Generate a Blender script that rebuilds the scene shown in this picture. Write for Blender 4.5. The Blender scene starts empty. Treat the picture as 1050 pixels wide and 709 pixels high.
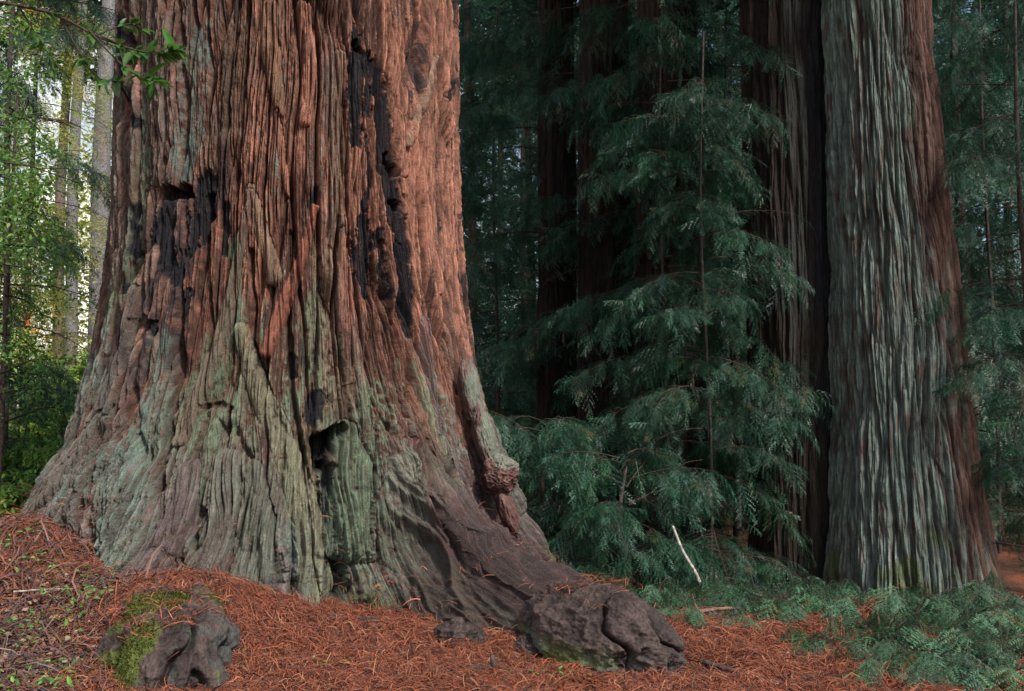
import bpy, math, random
import numpy as np
from mathutils import Vector

# ------------------------------------------------------------------ camera, light, exposure
S = bpy.context.scene
C = S.collection
F, CX, CY = 1000.0, 525.0, 354.5            # focal length and centre in photo pixels (1050 x 709)
CAMZ = 1.6
TILT = math.atan(75.5 / F)
cam = bpy.data.cameras.new("camera")
cam.sensor_fit = 'HORIZONTAL'; cam.sensor_width = 36.0
cam.lens = 36.0 * F / 1050.0
cam.clip_start = 0.05; cam.clip_end = 1000.0
camo = bpy.data.objects.new("camera", cam); C.objects.link(camo)
camo.location = (0, 0, CAMZ); camo.rotation_euler = (math.pi / 2 + TILT, 0, 0)
S.camera = camo

SUN_EL, SUN_AZ = math.radians(50), math.radians(40)     # azimuth to the right of straight behind the camera
sv = Vector((math.sin(SUN_AZ) * math.cos(SUN_EL), -math.cos(SUN_AZ) * math.cos(SUN_EL), math.sin(SUN_EL)))
W = bpy.data.worlds.new("World"); S.world = W; W.use_nodes = True
nt = W.node_tree; nt.nodes.clear()
sky = nt.nodes.new('ShaderNodeTexSky'); sky.sky_type = 'NISHITA'; sky.sun_disc = False
sky.sun_elevation = SUN_EL; sky.sun_rotation = math.atan2(sv.x, sv.y)
sky.air_density = 1.0; sky.dust_density = 2.0; sky.ozone_density = 1.0
bg = nt.nodes.new('ShaderNodeBackground'); bg.inputs['Strength'].default_value = 0.10
wo = nt.nodes.new('ShaderNodeOutputWorld')
# bright low cloud bank added at left to whiten the sky gaps, thinning upward
wtc = nt.nodes.new('ShaderNodeTexCoord'); wsx = nt.nodes.new('ShaderNodeSeparateXYZ'); nt.links.new(wtc.outputs['Generated'], wsx.inputs[0])
wel = nt.nodes.new('ShaderNodeMapRange'); wel.interpolation_type = 'SMOOTHSTEP'
wel.inputs['From Min'].default_value = .62; wel.inputs['From Max'].default_value = .22; nt.links.new(wsx.outputs['Z'], wel.inputs[0])
wno = nt.nodes.new('ShaderNodeTexNoise'); wno.inputs['Scale'].default_value = 5; wno.inputs['Detail'].default_value = 5; nt.links.new(wtc.outputs['Generated'], wno.inputs['Vector'])
wnr = nt.nodes.new('ShaderNodeMapRange'); wnr.inputs['From Min'].default_value = .30; wnr.inputs['From Max'].default_value = .46; nt.links.new(wno.outputs[0], wnr.inputs[0])
wmu = nt.nodes.new('ShaderNodeMath'); wmu.operation = 'MULTIPLY'; nt.links.new(wel.outputs[0], wmu.inputs[0]); nt.links.new(wnr.outputs[0], wmu.inputs[1])
wsd = nt.nodes.new('ShaderNodeMapRange'); wsd.interpolation_type = 'SMOOTHSTEP'
wsd.inputs['From Min'].default_value = .10; wsd.inputs['From Max'].default_value = -.25; nt.links.new(wsx.outputs['X'], wsd.inputs[0])
wm2 = nt.nodes.new('ShaderNodeMath'); wm2.operation = 'MULTIPLY'; nt.links.new(wmu.outputs[0], wm2.inputs[0]); nt.links.new(wsd.outputs[0], wm2.inputs[1])
wmx = nt.nodes.new('ShaderNodeMix'); wmx.data_type = 'RGBA'; nt.links.new(wm2.outputs[0], wmx.inputs[0])
nt.links.new(sky.outputs[0], wmx.inputs[6]); wmx.inputs[7].default_value = (8.5, 8.2, 7.2, 1)
nt.links.new(wmx.outputs[2], bg.inputs[0]); nt.links.new(bg.outputs[0], wo.inputs[0])
sl = bpy.data.lights.new("sun", 'SUN'); sl.energy = 2.7; sl.angle = math.radians(7); sl.color = (1.0, 0.93, 0.84)
so = bpy.data.objects.new("sun", sl); C.objects.link(so); so.location = (4, -6, 20)
so.rotation_euler = sv.to_track_quat('Z', 'Y').to_euler()
S.view_settings.view_transform = 'Standard'; S.view_settings.look = 'None'
S.view_settings.gamma = 1.0; S.view_settings.use_curve_mapping = False
S.view_settings.exposure = 0.95
S.cycles.max_bounces = 5; S.cycles.diffuse_bounces = 3; S.cycles.glossy_bounces = 1
S.cycles.transmission_bounces = 3; S.cycles.caustics_reflective = False; S.cycles.caustics_refractive = False

rng = np.random.default_rng(7)
random.seed(7)

# ------------------------------------------------------------------ helpers: projection
ct, st = math.cos(TILT), math.sin(TILT)
def ray(u, v):
    a, b = (u - CX) / F, -(v - CY) / F
    return np.array([a, ct - st * b, st + ct * b])
def at(u, v, d):
    r = ray(u, v); k = d / r[1]
    return np.array([r[0] * k, d, CAMZ + r[2] * k])

# ------------------------------------------------------------------ helpers: noise
def _h(ix, iy, iz):
    h = (ix.astype(np.uint32) * np.uint32(374761393)) ^ (iy.astype(np.uint32) * np.uint32(668265263)) ^ (iz.astype(np.uint32) * np.uint32(2147483647 - 58))
    h = (h ^ (h >> np.uint32(13))) * np.uint32(1274126177)
    h = (h ^ (h >> np.uint32(16))) * np.uint32(2246822519)
    h = h ^ (h >> np.uint32(15))
    return (h & np.uint32(0xFFFFFF)).astype(np.float32) / np.float32(0xFFFFFF)
def _w(t): return t * t * t * (t * (t * 6 - 15) + 10)
def noise2(x, y, seed=0):                       # value noise, about -1..1
    x = np.asarray(x, np.float32); y = np.asarray(y, np.float32)
    fx, fy = np.floor(x), np.floor(y)
    ix, iy = fx.astype(np.int64), fy.astype(np.int64)
    tx, ty = _w(x - fx), _w(y - fy)
    z = np.full_like(ix, seed)
    a = _h(ix, iy, z); b = _h(ix + 1, iy, z); c = _h(ix, iy + 1, z); d = _h(ix + 1, iy + 1, z)
    return ((a * (1 - tx) + b * tx) * (1 - ty) + (c * (1 - tx) + d * tx) * ty) * 2 - 1
def noise3(x, y, z, seed=0):
    x = np.asarray(x, np.float32); y = np.asarray(y, np.float32); z = np.asarray(z, np.float32)
    fx, fy, fz = np.floor(x), np.floor(y), np.floor(z)
    ix, iy, iz = fx.astype(np.int64), fy.astype(np.int64), fz.astype(np.int64) + seed * 1013
    tx, ty, tz = _w(x - fx), _w(y - fy), _w(z - fz)
    r = 0
    for k in (0, 1):
        a = _h(ix, iy, iz + k); b = _h(ix + 1, iy, iz + k); c = _h(ix, iy + 1, iz + k); d = _h(ix + 1, iy + 1, iz + k)
        v = (a * (1 - tx) + b * tx) * (1 - ty) + (c * (1 - tx) + d * tx) * ty
        r = r + v * (tz if k else (1 - tz))
    return r * 2 - 1
def fbm2(x, y, seed=0, o=3):
    s, a, t = 0, 1.0, 0
    for i in range(o):
        s = s + a * noise2(x, y, seed + i); t += a; a *= .5; x = x * 2.03; y = y * 2.03
    return s / t
def cells(x, y, seed=0, jit=0.9):               # F1, F2, random id
    fx, fy = np.floor(x).astype(np.int64), np.floor(y).astype(np.int64)
    f1 = np.full(x.shape, 9.0, np.float32); f2 = f1.copy(); idv = np.zeros(x.shape, np.float32)
    for dx in (-1, 0, 1):
        for dy in (-1, 0, 1):
            cx, cy = fx + dx, fy + dy
            px = cx + .5 + (_h(cx, cy, np.full_like(cx, seed)) - .5) * jit
            py = cy + .5 + (_h(cx, cy, np.full_like(cx, seed + 77)) - .5) * jit
            d = np.sqrt((x - px) ** 2 + (y - py) ** 2).astype(np.float32)
            i = _h(cx, cy, np.full_like(cx, seed + 154))
            near = d < f1
            f2 = np.where(near, f1, np.minimum(f2, d)); idv = np.where(near, i, idv); f1 = np.where(near, d, f1)
    return f1, f2, idv
def sst(a, b, x):
    t = np.clip((x - a) / (b - a), 0, 1); return t * t * (3 - 2 * t)
def mix(a, b, t):
    t = np.asarray(t)[..., None]; return a * (1 - t) + np.asarray(b) * t

# ------------------------------------------------------------------ helpers: meshes
def mk(name, V, faces, mats, parent=None, midx=None, col=None, uv=None, smooth=True, loc=None):
    """faces: list of int arrays (n,3) or (n,4)"""
    V = np.asarray(V, np.float32)
    me = bpy.data.meshes.new(name)
    me.vertices.add(len(V)); me.vertices.foreach_set('co', V.ravel())
    flat = np.concatenate([f.ravel() for f in faces]).astype(np.int32)
    tot = np.concatenate([np.full(len(f), f.shape[1], np.int32) for f in faces])
    st_ = np.concatenate([[0], np.cumsum(tot)[:-1]]).astype(np.int32)
    me.loops.add(len(flat)); me.loops.foreach_set('vertex_index', flat)
    me.polygons.add(len(tot)); me.polygons.foreach_set('loop_start', st_); me.polygons.foreach_set('loop_total', tot)
    for m in (mats if isinstance(mats, (list, tuple)) else [mats]): me.materials.append(m)
    if midx is not None: me.polygons.foreach_set('material_index', np.asarray(midx, np.int32))
    me.update(calc_edges=True)
    me.polygons.foreach_set('use_smooth', np.full(len(tot), bool(smooth)))
    if col is not None:
        ca = me.color_attributes.new('Col', 'FLOAT_COLOR', 'POINT')
        c4 = np.ones((len(V), 4), np.float32); c4[:, :3] = col
        ca.data.foreach_set('color', c4.ravel())
    if uv is not None:
        ul = me.uv_layers.new(name='UVMap'); ul.data.foreach_set('uv', np.asarray(uv, np.float32)[flat].ravel())
    o = bpy.data.objects.new(name, me); C.objects.link(o)
    if parent is not None: o.parent = parent
    if loc is not None: o.location = loc
    return o
def thing(name, label, cat, loc=(0, 0, 0), group=None, rz=0.0):
    o = bpy.data.objects.new(name, None); C.objects.link(o); o.empty_display_size = .2
    o.location = loc; o.rotation_euler = (0, 0, rz); o['label'] = label; o['category'] = cat
    if group: o['group'] = group
    return o
def tag(o, label, cat, group=None):
    o['label'] = label; o['category'] = cat
    if group: o['group'] = group
    return o
def grid_faces(nr, nc, wrap=False):
    i = np.arange(nr - 1)[:, None]; j = np.arange(nc if wrap else nc - 1)[None, :]
    a = i * nc + j; b = i * nc + (j + 1) % nc
    return np.stack([a, b, b + nc, a + nc], -1).reshape(-1, 4)
def tube(P, R, n=7, rough=0.0, seed=1):
    P = np.asarray(P, float); R = np.asarray(R, float)
    T = np.gradient(P, axis=0); T /= np.linalg.norm(T, axis=1)[:, None] + 1e-9
    up = np.array([0.13, 0.31, .94]); up = np.where(np.abs(T @ up)[:, None] > .93, np.array([1., .2, 0.1]), up)
    A = np.cross(T, up); A /= np.linalg.norm(A, axis=1)[:, None]; B = np.cross(T, A)
    th = np.linspace(0, 2 * np.pi, n, endpoint=False)
    rr = R[:, None] * (1 + rough * noise2(np.arange(len(P))[:, None] * .9 + seed * 7, th[None, :] * 1.3, seed))
    V = P[:, None, :] + rr[..., None] * (np.cos(th)[None, :, None] * A[:, None, :] + np.sin(th)[None, :, None] * B[:, None, :])
    return V.reshape(-1, 3), grid_faces(len(P), n, True)
def spline(pts, n):
    pts = np.asarray(pts, float)
    if len(pts) == 2: t = np.linspace(0, 1, n)[:, None]; return pts[0] * (1 - t) + pts[1] * t
    P = np.vstack([2 * pts[0] - pts[1], pts, 2 * pts[-1] - pts[-2]])
    out = []
    for q in np.linspace(0, len(pts) - 1 - 1e-6, n):
        i = int(q); t = q - i; a, b, c, d = P[i], P[i + 1], P[i + 2], P[i + 3]
        out.append(.5 * ((2 * b) + (-a + c) * t + (2 * a - 5 * b + 4 * c - d) * t * t + (-a + 3 * b - 3 * c + d) * t ** 3))
    return np.array(out)
def rotm(yaw, pitch, roll):
    cy, sy, cp, sp, cr, sr = math.cos(yaw), math.sin(yaw), math.cos(pitch), math.sin(pitch), math.cos(roll), math.sin(roll)
    Rz = np.array([[cy, -sy, 0], [sy, cy, 0], [0, 0, 1]]); Ry = np.array([[cp, 0, sp], [0, 1, 0], [-sp, 0, cp]])
    Rx = np.array([[1, 0, 0], [0, cr, -sr], [0, sr, cr]])
    return Rz @ Ry @ Rx
class Bag:                                       # collects pieces of one mesh
    def __init__(s): s.V = []; s.T = []; s.M = []; s.K = []; s.n = 0
    def add(s, V, Fc, m=0, col=(1, 1, 1)):
        Fc = np.asarray(Fc)
        if Fc.shape[1] == 4: Fc = np.concatenate([Fc[:, [0, 1, 2]], Fc[:, [0, 2, 3]]])
        s.V.append(np.asarray(V, np.float32)); s.T.append(Fc + s.n); s.M.append(np.full(len(Fc), m, np.int32))
        c = np.asarray(col, np.float32); s.K.append(np.broadcast_to(c, (len(V), 3)).copy()); s.n += len(V)
    def build(s, name, mats, parent=None, smooth=False, loc=None):
        return mk(name, np.concatenate(s.V), [np.concatenate(s.T)], mats, parent, np.concatenate(s.M), np.concatenate(s.K), None, smooth, loc)

# ------------------------------------------------------------------ materials
def mat(name):
    m = bpy.data.materials.new(name); m.use_nodes = True
    n = m.node_tree; b = n.nodes['Principled BSDF']; b.inputs['Specular IOR Level'].default_value = .25
    b.inputs['Roughness'].default_value = .85
    return m, n, b
def N(n, t, **k):
    x = n.nodes.new(t)
    for a, v in k.items():
        if hasattr(x, a): setattr(x, a, v)
        else: x.inputs[a].default_value = v
    return x
def bark_mat(name, su=60, sv_=4, bump=.5, rough=.9, spec=.2, dist=.012):
    m, n, b = mat(name); b.inputs['Roughness'].default_value = rough; b.inputs['Specular IOR Level'].default_value = spec
    at_ = N(n, 'ShaderNodeAttribute'); at_.attribute_name = 'Col'
    uv = N(n, 'ShaderNodeUVMap'); mp = N(n, 'ShaderNodeMapping'); mp.inputs['Scale'].default_value = (su, sv_, 1)
    n.links.new(uv.outputs[0], mp.inputs[0])
    no = N(n, 'ShaderNodeTexNoise'); no.inputs['Scale'].default_value = 1; no.inputs['Detail'].default_value = 5; no.inputs['Roughness'].default_value = .65
    n.links.new(mp.outputs[0], no.inputs['Vector'])
    tc = N(n, 'ShaderNodeTexCoord')
    n2 = N(n, 'ShaderNodeTexNoise'); n2.inputs['Scale'].default_value = 70; n2.inputs['Detail'].default_value = 4; n2.inputs['Roughness'].default_value = .7
    n.links.new(tc.outputs['Object'], n2.inputs['Vector'])
    av = N(n, 'ShaderNodeMath', operation='ADD'); n.links.new(no.outputs[0], av.inputs[0]); n.links.new(n2.outputs[0], av.inputs[1])
    mr = N(n, 'ShaderNodeMapRange'); mr.inputs['From Min'].default_value = .65; mr.inputs['From Max'].default_value = 1.35
    mr.inputs['To Min'].default_value = .42; mr.inputs['To Max'].default_value = 1.62
    n.links.new(av.outputs[0], mr.inputs[0])
    mu = N(n, 'ShaderNodeVectorMath', operation='SCALE'); n.links.new(at_.outputs['Color'], mu.inputs[0]); n.links.new(mr.outputs[0], mu.inputs['Scale'])
    n.links.new(mu.outputs[0], b.inputs['Base Color'])
    bp = N(n, 'ShaderNodeBump'); bp.inputs['Strength'].default_value = bump; bp.inputs['Distance'].default_value = dist
    n.links.new(av.outputs[0], bp.inputs['Height']); n.links.new(bp.outputs[0], b.inputs['Normal'])
    return m
def leaf_mat(name, col, var=.5, trans=.25, rough=.5, spec=.35):
    m, n, b = mat(name); b.inputs['Roughness'].default_value = rough; b.inputs['Specular IOR Level'].default_value = spec
    at_ = N(n, 'ShaderNodeAttribute'); at_.attribute_name = 'Col'
    oi = N(n, 'ShaderNodeObjectInfo')
    mr = N(n, 'ShaderNodeMapRange'); mr.inputs['To Min'].default_value = 1 - var * .35; mr.inputs['To Max'].default_value = 1 + var * .35
    n.links.new(oi.outputs['Random'], mr.inputs[0])
    cm = N(n, 'ShaderNodeVectorMath', operation='MULTIPLY'); cm.inputs[1].default_value = col
    n.links.new(at_.outputs['Color'], cm.inputs[0])
    sc = N(n, 'ShaderNodeVectorMath', operation='SCALE'); n.links.new(cm.outputs[0], sc.inputs[0]); n.links.new(mr.outputs[0], sc.inputs['Scale'])
    n.links.new(sc.outputs[0], b.inputs['Base Color'])
    tr = N(n, 'ShaderNodeBsdfTranslucent'); n.links.new(sc.outputs[0], tr.inputs[0])
    ms = N(n, 'ShaderNodeMixShader'); ms.inputs[0].default_value = trans
    out = n.nodes['Material Output']
    n.links.new(b.outputs[0], ms.inputs[1]); n.links.new(tr.outputs[0], ms.inputs[2]); n.links.new(ms.outputs[0], out.inputs[0])
    return m
M_BARK = bark_mat("redwood_bark", 110, 9, 1.0, dist=.025)
M_BARK2 = bark_mat("distant_redwood_bark", 80, 5.0, .9, dist=.025)
M_ROOT = bark_mat("root_bark", 40, 14, .6, .75, .3)
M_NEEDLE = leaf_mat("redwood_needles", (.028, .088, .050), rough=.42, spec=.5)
M_NEEDLE_Y = leaf_mat("painted_sunlit_needles", (.32, .34, .07), trans=.45)  # sunlight put into the leaf colour: a brighter, yellower needle
M_SPROUT = leaf_mat("sprout_needles", (.065, .150, .080))
M_BROAD = leaf_mat("broad_leaves", (.07, .17, .03), trans=.35, rough=.35, spec=.5)
M_HUCK = leaf_mat("shrub_leaves", (.14, .28, .065), trans=.45)
M_HUCK2 = leaf_mat("bright_shrub_leaves", (.22, .34, .07), trans=.45)
M_LITTER = leaf_mat("dead_redwood_twigs", (1, 1, 1), trans=.05, rough=.8, spec=.15)
M_MOSS = leaf_mat("green_moss", (.070, .085, .016), trans=.2, rough=.8, spec=.1)
def wood(name, c):
    m, n, b = mat(name)
    tc = N(n, 'ShaderNodeTexCoord'); no = N(n, 'ShaderNodeTexNoise'); no.inputs['Scale'].default_value = 25; no.inputs['Detail'].default_value = 5
    n.links.new(tc.outputs['Object'], no.inputs['Vector'])
    cr = N(n, 'ShaderNodeValToRGB'); cr.color_ramp.elements[0].position = .35; cr.color_ramp.elements[1].position = .68
    cr.color_ramp.elements[0].color = (c[0] * .45, c[1] * .45, c[2] * .45, 1); cr.color_ramp.elements[1].color = (c[0] * 1.3, c[1] * 1.3, c[2] * 1.3, 1)
    n.links.new(no.outputs[0], cr.inputs[0]); n.links.new(cr.outputs[0], b.inputs['Base Color'])
    bp = N(n, 'ShaderNodeBump'); bp.inputs['Strength'].default_value = .5; bp.inputs['Distance'].default_value = .01
    n.links.new(no.outputs[0], bp.inputs['Height']); n.links.new(bp.outputs[0], b.inputs['Normal'])
    return m
M_TWIG = wood("brown_twig", (.055, .036, .026))
M_PALE = wood("weathered_pale_wood", (.36, .32, .28))
M_DEADWOOD = wood("reddish_dead_wood", (.20, .11, .08))
M_DARKWOOD = wood("dark_wet_wood", (.07, .05, .045))
M_FARBROWN = wood("far_brown_bark", (.19, .14, .115))
M_GREYTRUNK = wood("pale_grey_bark", (.21, .20, .205))

# ------------------------------------------------------------------ ground
AX, AY = -2.55, 10.4                              # axis of the giant trunk
def G(x, y):
    x = np.asarray(x, float); y = np.asarray(y, float)
    z = -0.75 * sst(7.5, 13.5, y) * sst(-1.5, 2.2, x)               # falls away on the right
    z = z + .25 * sst(14.5, 19, y) * sst(-1.5, 2.2, x)
    d = np.hypot((x - AX) / 1.0, (y - AY) / 1.0)
    a = np.arctan2(x - AX, -(y - AY))
    side = np.exp(-((a + .75) / .55) ** 2)                          # needle mound on the front left
    z = z + side * (.74 * np.exp(-np.clip(d - 2.3, 0, 9) ** 2 / 1.5 ** 2))
    z = z + .10 * np.exp(-((a - .1) / .5) ** 2) * np.exp(-np.clip(d - 2.6, 0, 9) ** 2 / .7 ** 2)
    z = z + .34 * np.exp(-(((x + 2.25) / .75) ** 2 + ((y - 7.15) / .55) ** 2))
    z = z + .30 * sst(11, 22, y) * sst(-2, -7, x)
    z = z + .035 * noise2(x * 1.7, y * 1.7, 5) + .016 * noise2(x * 6, y * 6, 6) + .008 * noise2(x * 15, y * 15, 8)
    far = np.hypot(x, y)
    return z + sst(30, 120, far) * 2.5
def axis_pts(lo, hi, st_, lim):
    a = list(np.arange(lo, hi, st_)); s = st_
    while a[-1] < lim: s *= 1.18; a.append(a[-1] + s)
    s = st_
    while a[0] > -lim: s *= 1.18; a.insert(0, a[0] - s)
    return np.array(a)
gx = axis_pts(-7, 8, .045, 260); gy = axis_pts(2.0, 16, .045, 260)
GX, GY = np.meshgrid(gx, gy)
GZ = G(GX, GY)
gm, gn, gb = mat("forest_floor")
tc = N(gn, 'ShaderNodeTexCoord')
n1 = N(gn, 'ShaderNodeTexNoise'); n1.inputs['Scale'].default_value = 28; n1.inputs['Detail'].default_value = 8; n1.inputs['Roughness'].default_value = .75
n2 = N(gn, 'ShaderNodeTexNoise'); n2.inputs['Scale'].default_value = 1.6; n2.inputs['Detail'].default_value = 4
gn.links.new(tc.outputs['Object'], n1.inputs['Vector']); gn.links.new(tc.outputs['Object'], n2.inputs['Vector'])
ga = N(gn, 'ShaderNodeAttribute'); ga.attribute_name = 'Col'
cr = N(gn, 'ShaderNodeValToRGB'); cr.color_ramp.elements[0].position = .32; cr.color_ramp.elements[0].color = (.28, .25, .25, 1)
cr.color_ramp.elements[1].position = .7; cr.color_ramp.elements[1].color = (1.5, 1.4, 1.3, 1)
gn.links.new(n1.outputs[0], cr.inputs[0])
mu = N(gn, 'ShaderNodeVectorMath', operation='MULTIPLY'); gn.links.new(ga.outputs['Color'], mu.inputs[0]); gn.links.new(cr.outputs[0], mu.inputs[1])
gn.links.new(mu.outputs[0], gb.inputs['Base Color']); gb.inputs['Roughness'].default_value = .95; gb.inputs['Specular IOR Level'].default_value = .1
bp = N(gn, 'ShaderNodeBump'); bp.inputs['Strength'].default_value = .9; bp.inputs['Distance'].default_value = .03
gn.links.new(n1.outputs[0], bp.inputs['Height']); gn.links.new(bp.outputs[0], gb.inputs['Normal'])
gcol = np.broadcast_to(np.array([.20, .078, .043]), GX.shape + (3,)).copy()
soil = sst(.05, .55, fbm2(GX * .9, GY * .9, 31) + .5 * sst(8.0, 9.5, GY) * sst(.2, 1.5, GX))
gcol = mix(gcol, (.075, .046, .034), np.clip(sst(-.05, .35, fbm2(GX * 1.1, GY * 1.1, 31) + .35 * noise2(GX * 4, GY * 4, 32)) + soil, 0, 1) * .85)
lowleft = sst(-2.2, -3.0, GX + (GY - 6) * .25) * sst(8.3, 7.2, GY)
gcol = mix(gcol, (.12, .085, .06), lowleft * .8)
gcol = mix(gcol, (.045, .05, .028), sst(16, 26, np.hypot(GX, GY)))
ground = mk("ground", np.stack([GX, GY, GZ], -1).reshape(-1, 3), [grid_faces(len(gy), len(gx))], gm, col=gcol.reshape(-1, 3))
ground['kind'] = 'structure'

# ------------------------------------------------------------------ the giant redwood
SIL = [(-260, 131, 458), (13, 128, 459), (100, 127, 460), (180, 126, 462), (260, 121, 466), (330, 112, 473), (390, 99, 484),
       (440, 83, 497), (490, 60, 511), (530, 36, 524), (560, 16, 534), (600, -14, 548), (650, -40, 560)]
tz, tr_, tcx = [], [], []
for v, uL, uR in SIL:
    rl, rr = ray(uL, v), ray(uR, v)
    aL, aR = math.atan2(rl[0], rl[1]), math.atan2(rr[0], rr[1])
    ac, h = (aL + aR) / 2, (aR - aL) / 2
    D = AY / math.cos(ac); r = D * math.sin(h)
    dist = D * math.cos(h) * math.cos(ac)
    tz.append(CAMZ + ray(290, v)[2] / ray(290, v)[1] * dist); tr_.append(r); tcx.append(AY * math.tan(ac))
o_ = np.argsort(tz); tz = np.array(tz)[o_]; tr_ = np.array(tr_)[o_]; tcx = np.array(tcx)[o_]
def Rz(z): return np.interp(z, tz, tr_)
def CXz(z): return np.interp(z, tz, tcx)
RM = 1.95
def px2s(u, v):                                   # photo pixel -> (arc, height) on the smooth trunk
    r = ray(u, v)
    for y in np.arange(6.0, 10.6, .012):
        k = y / r[1]; x = r[0] * k; z = CAMZ + r[2] * k
        dx, dy = x - CXz(z), y - AY
        if math.hypot(dx, dy) < Rz(z): return math.atan2(dx, -dy) * RM, z
    k = AY / r[1] * .97; x = r[0] * k; z = CAMZ + r[2] * k
    return (1.45 if x > CXz(z) else -1.45) * RM, z
def dens(segs):
    return np.concatenate([np.linspace(a, b, n, endpoint=False) for a, b, n in segs])
TH = np.radians(dens([(-180, -105, 60), (-105, -80, 170), (-80, 30, 980), (30, 52, 300), (52, 82, 190), (82, 105, 110), (105, 180, 60)]))
ZS = np.concatenate([np.linspace(-.55, 2.2, 520, endpoint=False), np.linspace(2.2, 6.35, 640, endpoint=False), np.linspace(6.35, 8, 20)])
T2, Z2 = np.meshgrid(TH.astype(np.float32), ZS.astype(np.float32))
A2 = T2 * RM
base = sst(2.3, .35, Z2)
wx = .07 * noise2(A2 * 1.3, Z2 * .55, 11) + .022 * noise2(A2 * 5, Z2 * 1.7, 12) + base * (.11 * noise2(A2 * 2.0, Z2 * 1.0, 13) + .030 * noise2(A2 * 6, Z2 * 2.6, 14))
Aw = A2 + wx
# plates and furrows
f1, f2, id1 = cells(Aw / .22, Z2 / 3.2 + 3.3, 21); e1 = f2 - f1
g1, g2, id2 = cells(Aw / .085 + 9, Z2 / 1.7, 22); e2 = g2 - g1
k1, k2, id3 = cells(Aw / .034 + 4, Z2 / .75, 23); e3 = k2 - k1
fur1, fur2, fur3 = sst(0, .30, e1), sst(0, .34, e2), sst(0, .4, e3)
fib = noise2(Aw * 75, Z2 * 3.2, 24); fib2 = noise2(Aw * 150, Z2 * 8, 25)
hf = .6 * noise2(A2 * 52, Z2 * 21, 26) + .4 * noise2(A2 * 105, Z2 * 55, 27)
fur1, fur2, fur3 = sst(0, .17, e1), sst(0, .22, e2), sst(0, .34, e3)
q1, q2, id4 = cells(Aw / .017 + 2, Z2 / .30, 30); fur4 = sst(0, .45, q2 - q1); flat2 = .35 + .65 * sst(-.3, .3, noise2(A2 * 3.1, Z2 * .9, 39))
flat_ = .30 + .70 * sst(-.25, .35, noise2(A2 * 1.9, Z2 * .45, 38))
Hh = .115 * fur1 + (id1 - .5) * .09 + flat_ * (.055 * fur2 + (id2 - .5) * .040 + .020 * fur3 + (id3 - .5) * .020) + .009 * fib + .008 * fib2 + .006 * hf + flat2 * (.014 * fur4 + (id4 - .5) * .016) - .06
up_gate = sst(.8, 3.0, Z2)
right = sst(.5, 1.9, A2)
# smooth big folds near the base
bil = np.abs(noise2(Aw * 2.1, Z2 * .75, 15)); bil2 = np.abs(noise2(Aw * 5.2 + .6 * noise2(A2 * 3, Z2 * 2, 17), Z2 * .95, 16)); bil3 = np.abs(noise2(Aw * 12, Z2 * 2.6, 18))
crack = 1.5 * np.exp(-(noise2(Aw * 4.2 + .4 * noise2(A2 * 5, Z2 * 1.6, 34), Z2 * .40, 35) / .055) ** 2) * .10 + np.exp(-(noise2(Aw * 9.5 + .4 * noise2(A2 * 9, Z2 * 2.5, 36), Z2 * .9, 37) / .06) ** 2) * .05
fold = -crack + .012 * hf + .19 * np.sqrt(bil) + .13 * np.sqrt(bil2) + .028 * np.sqrt(bil3) - .13 + .008 * noise2(Aw * 38, Z2 * 24, 19) + .006 * noise2(Aw * 80, Z2 * 20, 29)
Hh = Hh * (1 - .20 * base) + 1.15 * fold * base
but = .24 * np.exp(-np.clip(Z2, 0, 9) / .9) * noise2(A2 * 1.05, Z2 * .2, 20) + .20 * np.exp(-np.clip(Z2, 0, 9) / 1.1) * (np.sqrt(np.abs(noise2(A2 * 1.9 + .35 * noise2(A2 * .9, Z2 * .9, 55), Z2 * .22, 56))) - .55)

# ---- bark colours
RED, SAL, BRN, GRY = np.array([.215, .080, .052]), np.array([.44, .20, .135]), np.array([.105, .055, .040]), np.array([.140, .118, .102])
LIC, LICT, CHR, MOS, PNK, TAN = np.array([.15, .21, .138]), np.array([.145, .21, .18]), np.array([.014, .014, .018]), np.array([.075, .105, .02]), np.array([.138, .100, .103]), np.array([.27, .185, .125])
col = np.broadcast_to(BRN, Z2.shape + (3,)).astype(np.float32)
rid = np.clip(fur1 * (.45 + .55 * fur2) * (.6 + .4 * fur3), 0, 1)
left = sst(-.3, -1.9, A2)
col = mix(col, RED, .85 * sst(.2, .7, id2 * .7 + id3 * .3 + .35 * hf))
col = mix(col, SAL, rid * sst(.32, .62, id1 * .45 + id3 * .22 + id2 * .15 + .34 * right - .22 * left + .20 * hf + .10 * fib - .05) * (.2 + .8 * up_gate))
grey = rid * sst(-.05, .22, fbm2(Aw * 2.6, Z2 * .5, 41) + .5 * left + .50 * base - .45 * right + .5 * hf + .5 * (id2 - .5))
col = mix(col, GRY, .85 * grey)
lich_n = 1.15 * fbm2(Aw * 3.2, Z2 * .75, 43, 4) + .6 * hf + .4 * (id2 - .5) + .35 * (id3 - .5)
lich_b = -.60 + .92 * sst(3.4, 1.0, Z2) - .25 * right * sst(1.5, 2.5, Z2) + .25 * left
lich = rid * sst(.02, .30, lich_n + lich_b)
lich = np.maximum(lich, base * sst(-.02, .32, lich_n + lich_b + .02) * .9)
col = mix(col, mix(np.broadcast_to(LIC, col.shape), LICT, sst(-.3, .4, noise2(A2 * 1.6, Z2 * .6, 45) + .3 * hf)), .82 * lich)
pk = base * sst(.05, .35, fbm2(Aw * 3.0, Z2 * .9, 46) + .25 * sst(.1, 1.2, A2) + .45 * hf)
col = mix(col, PNK, .75 * pk)
rootdark = sst(.8, 1.5, A2) * sst(1.25, .35, Z2)
col = mix(col, np.array([.075, .055, .054]), .9 * rootdark * sst(-.9, -.1, hf))
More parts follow.
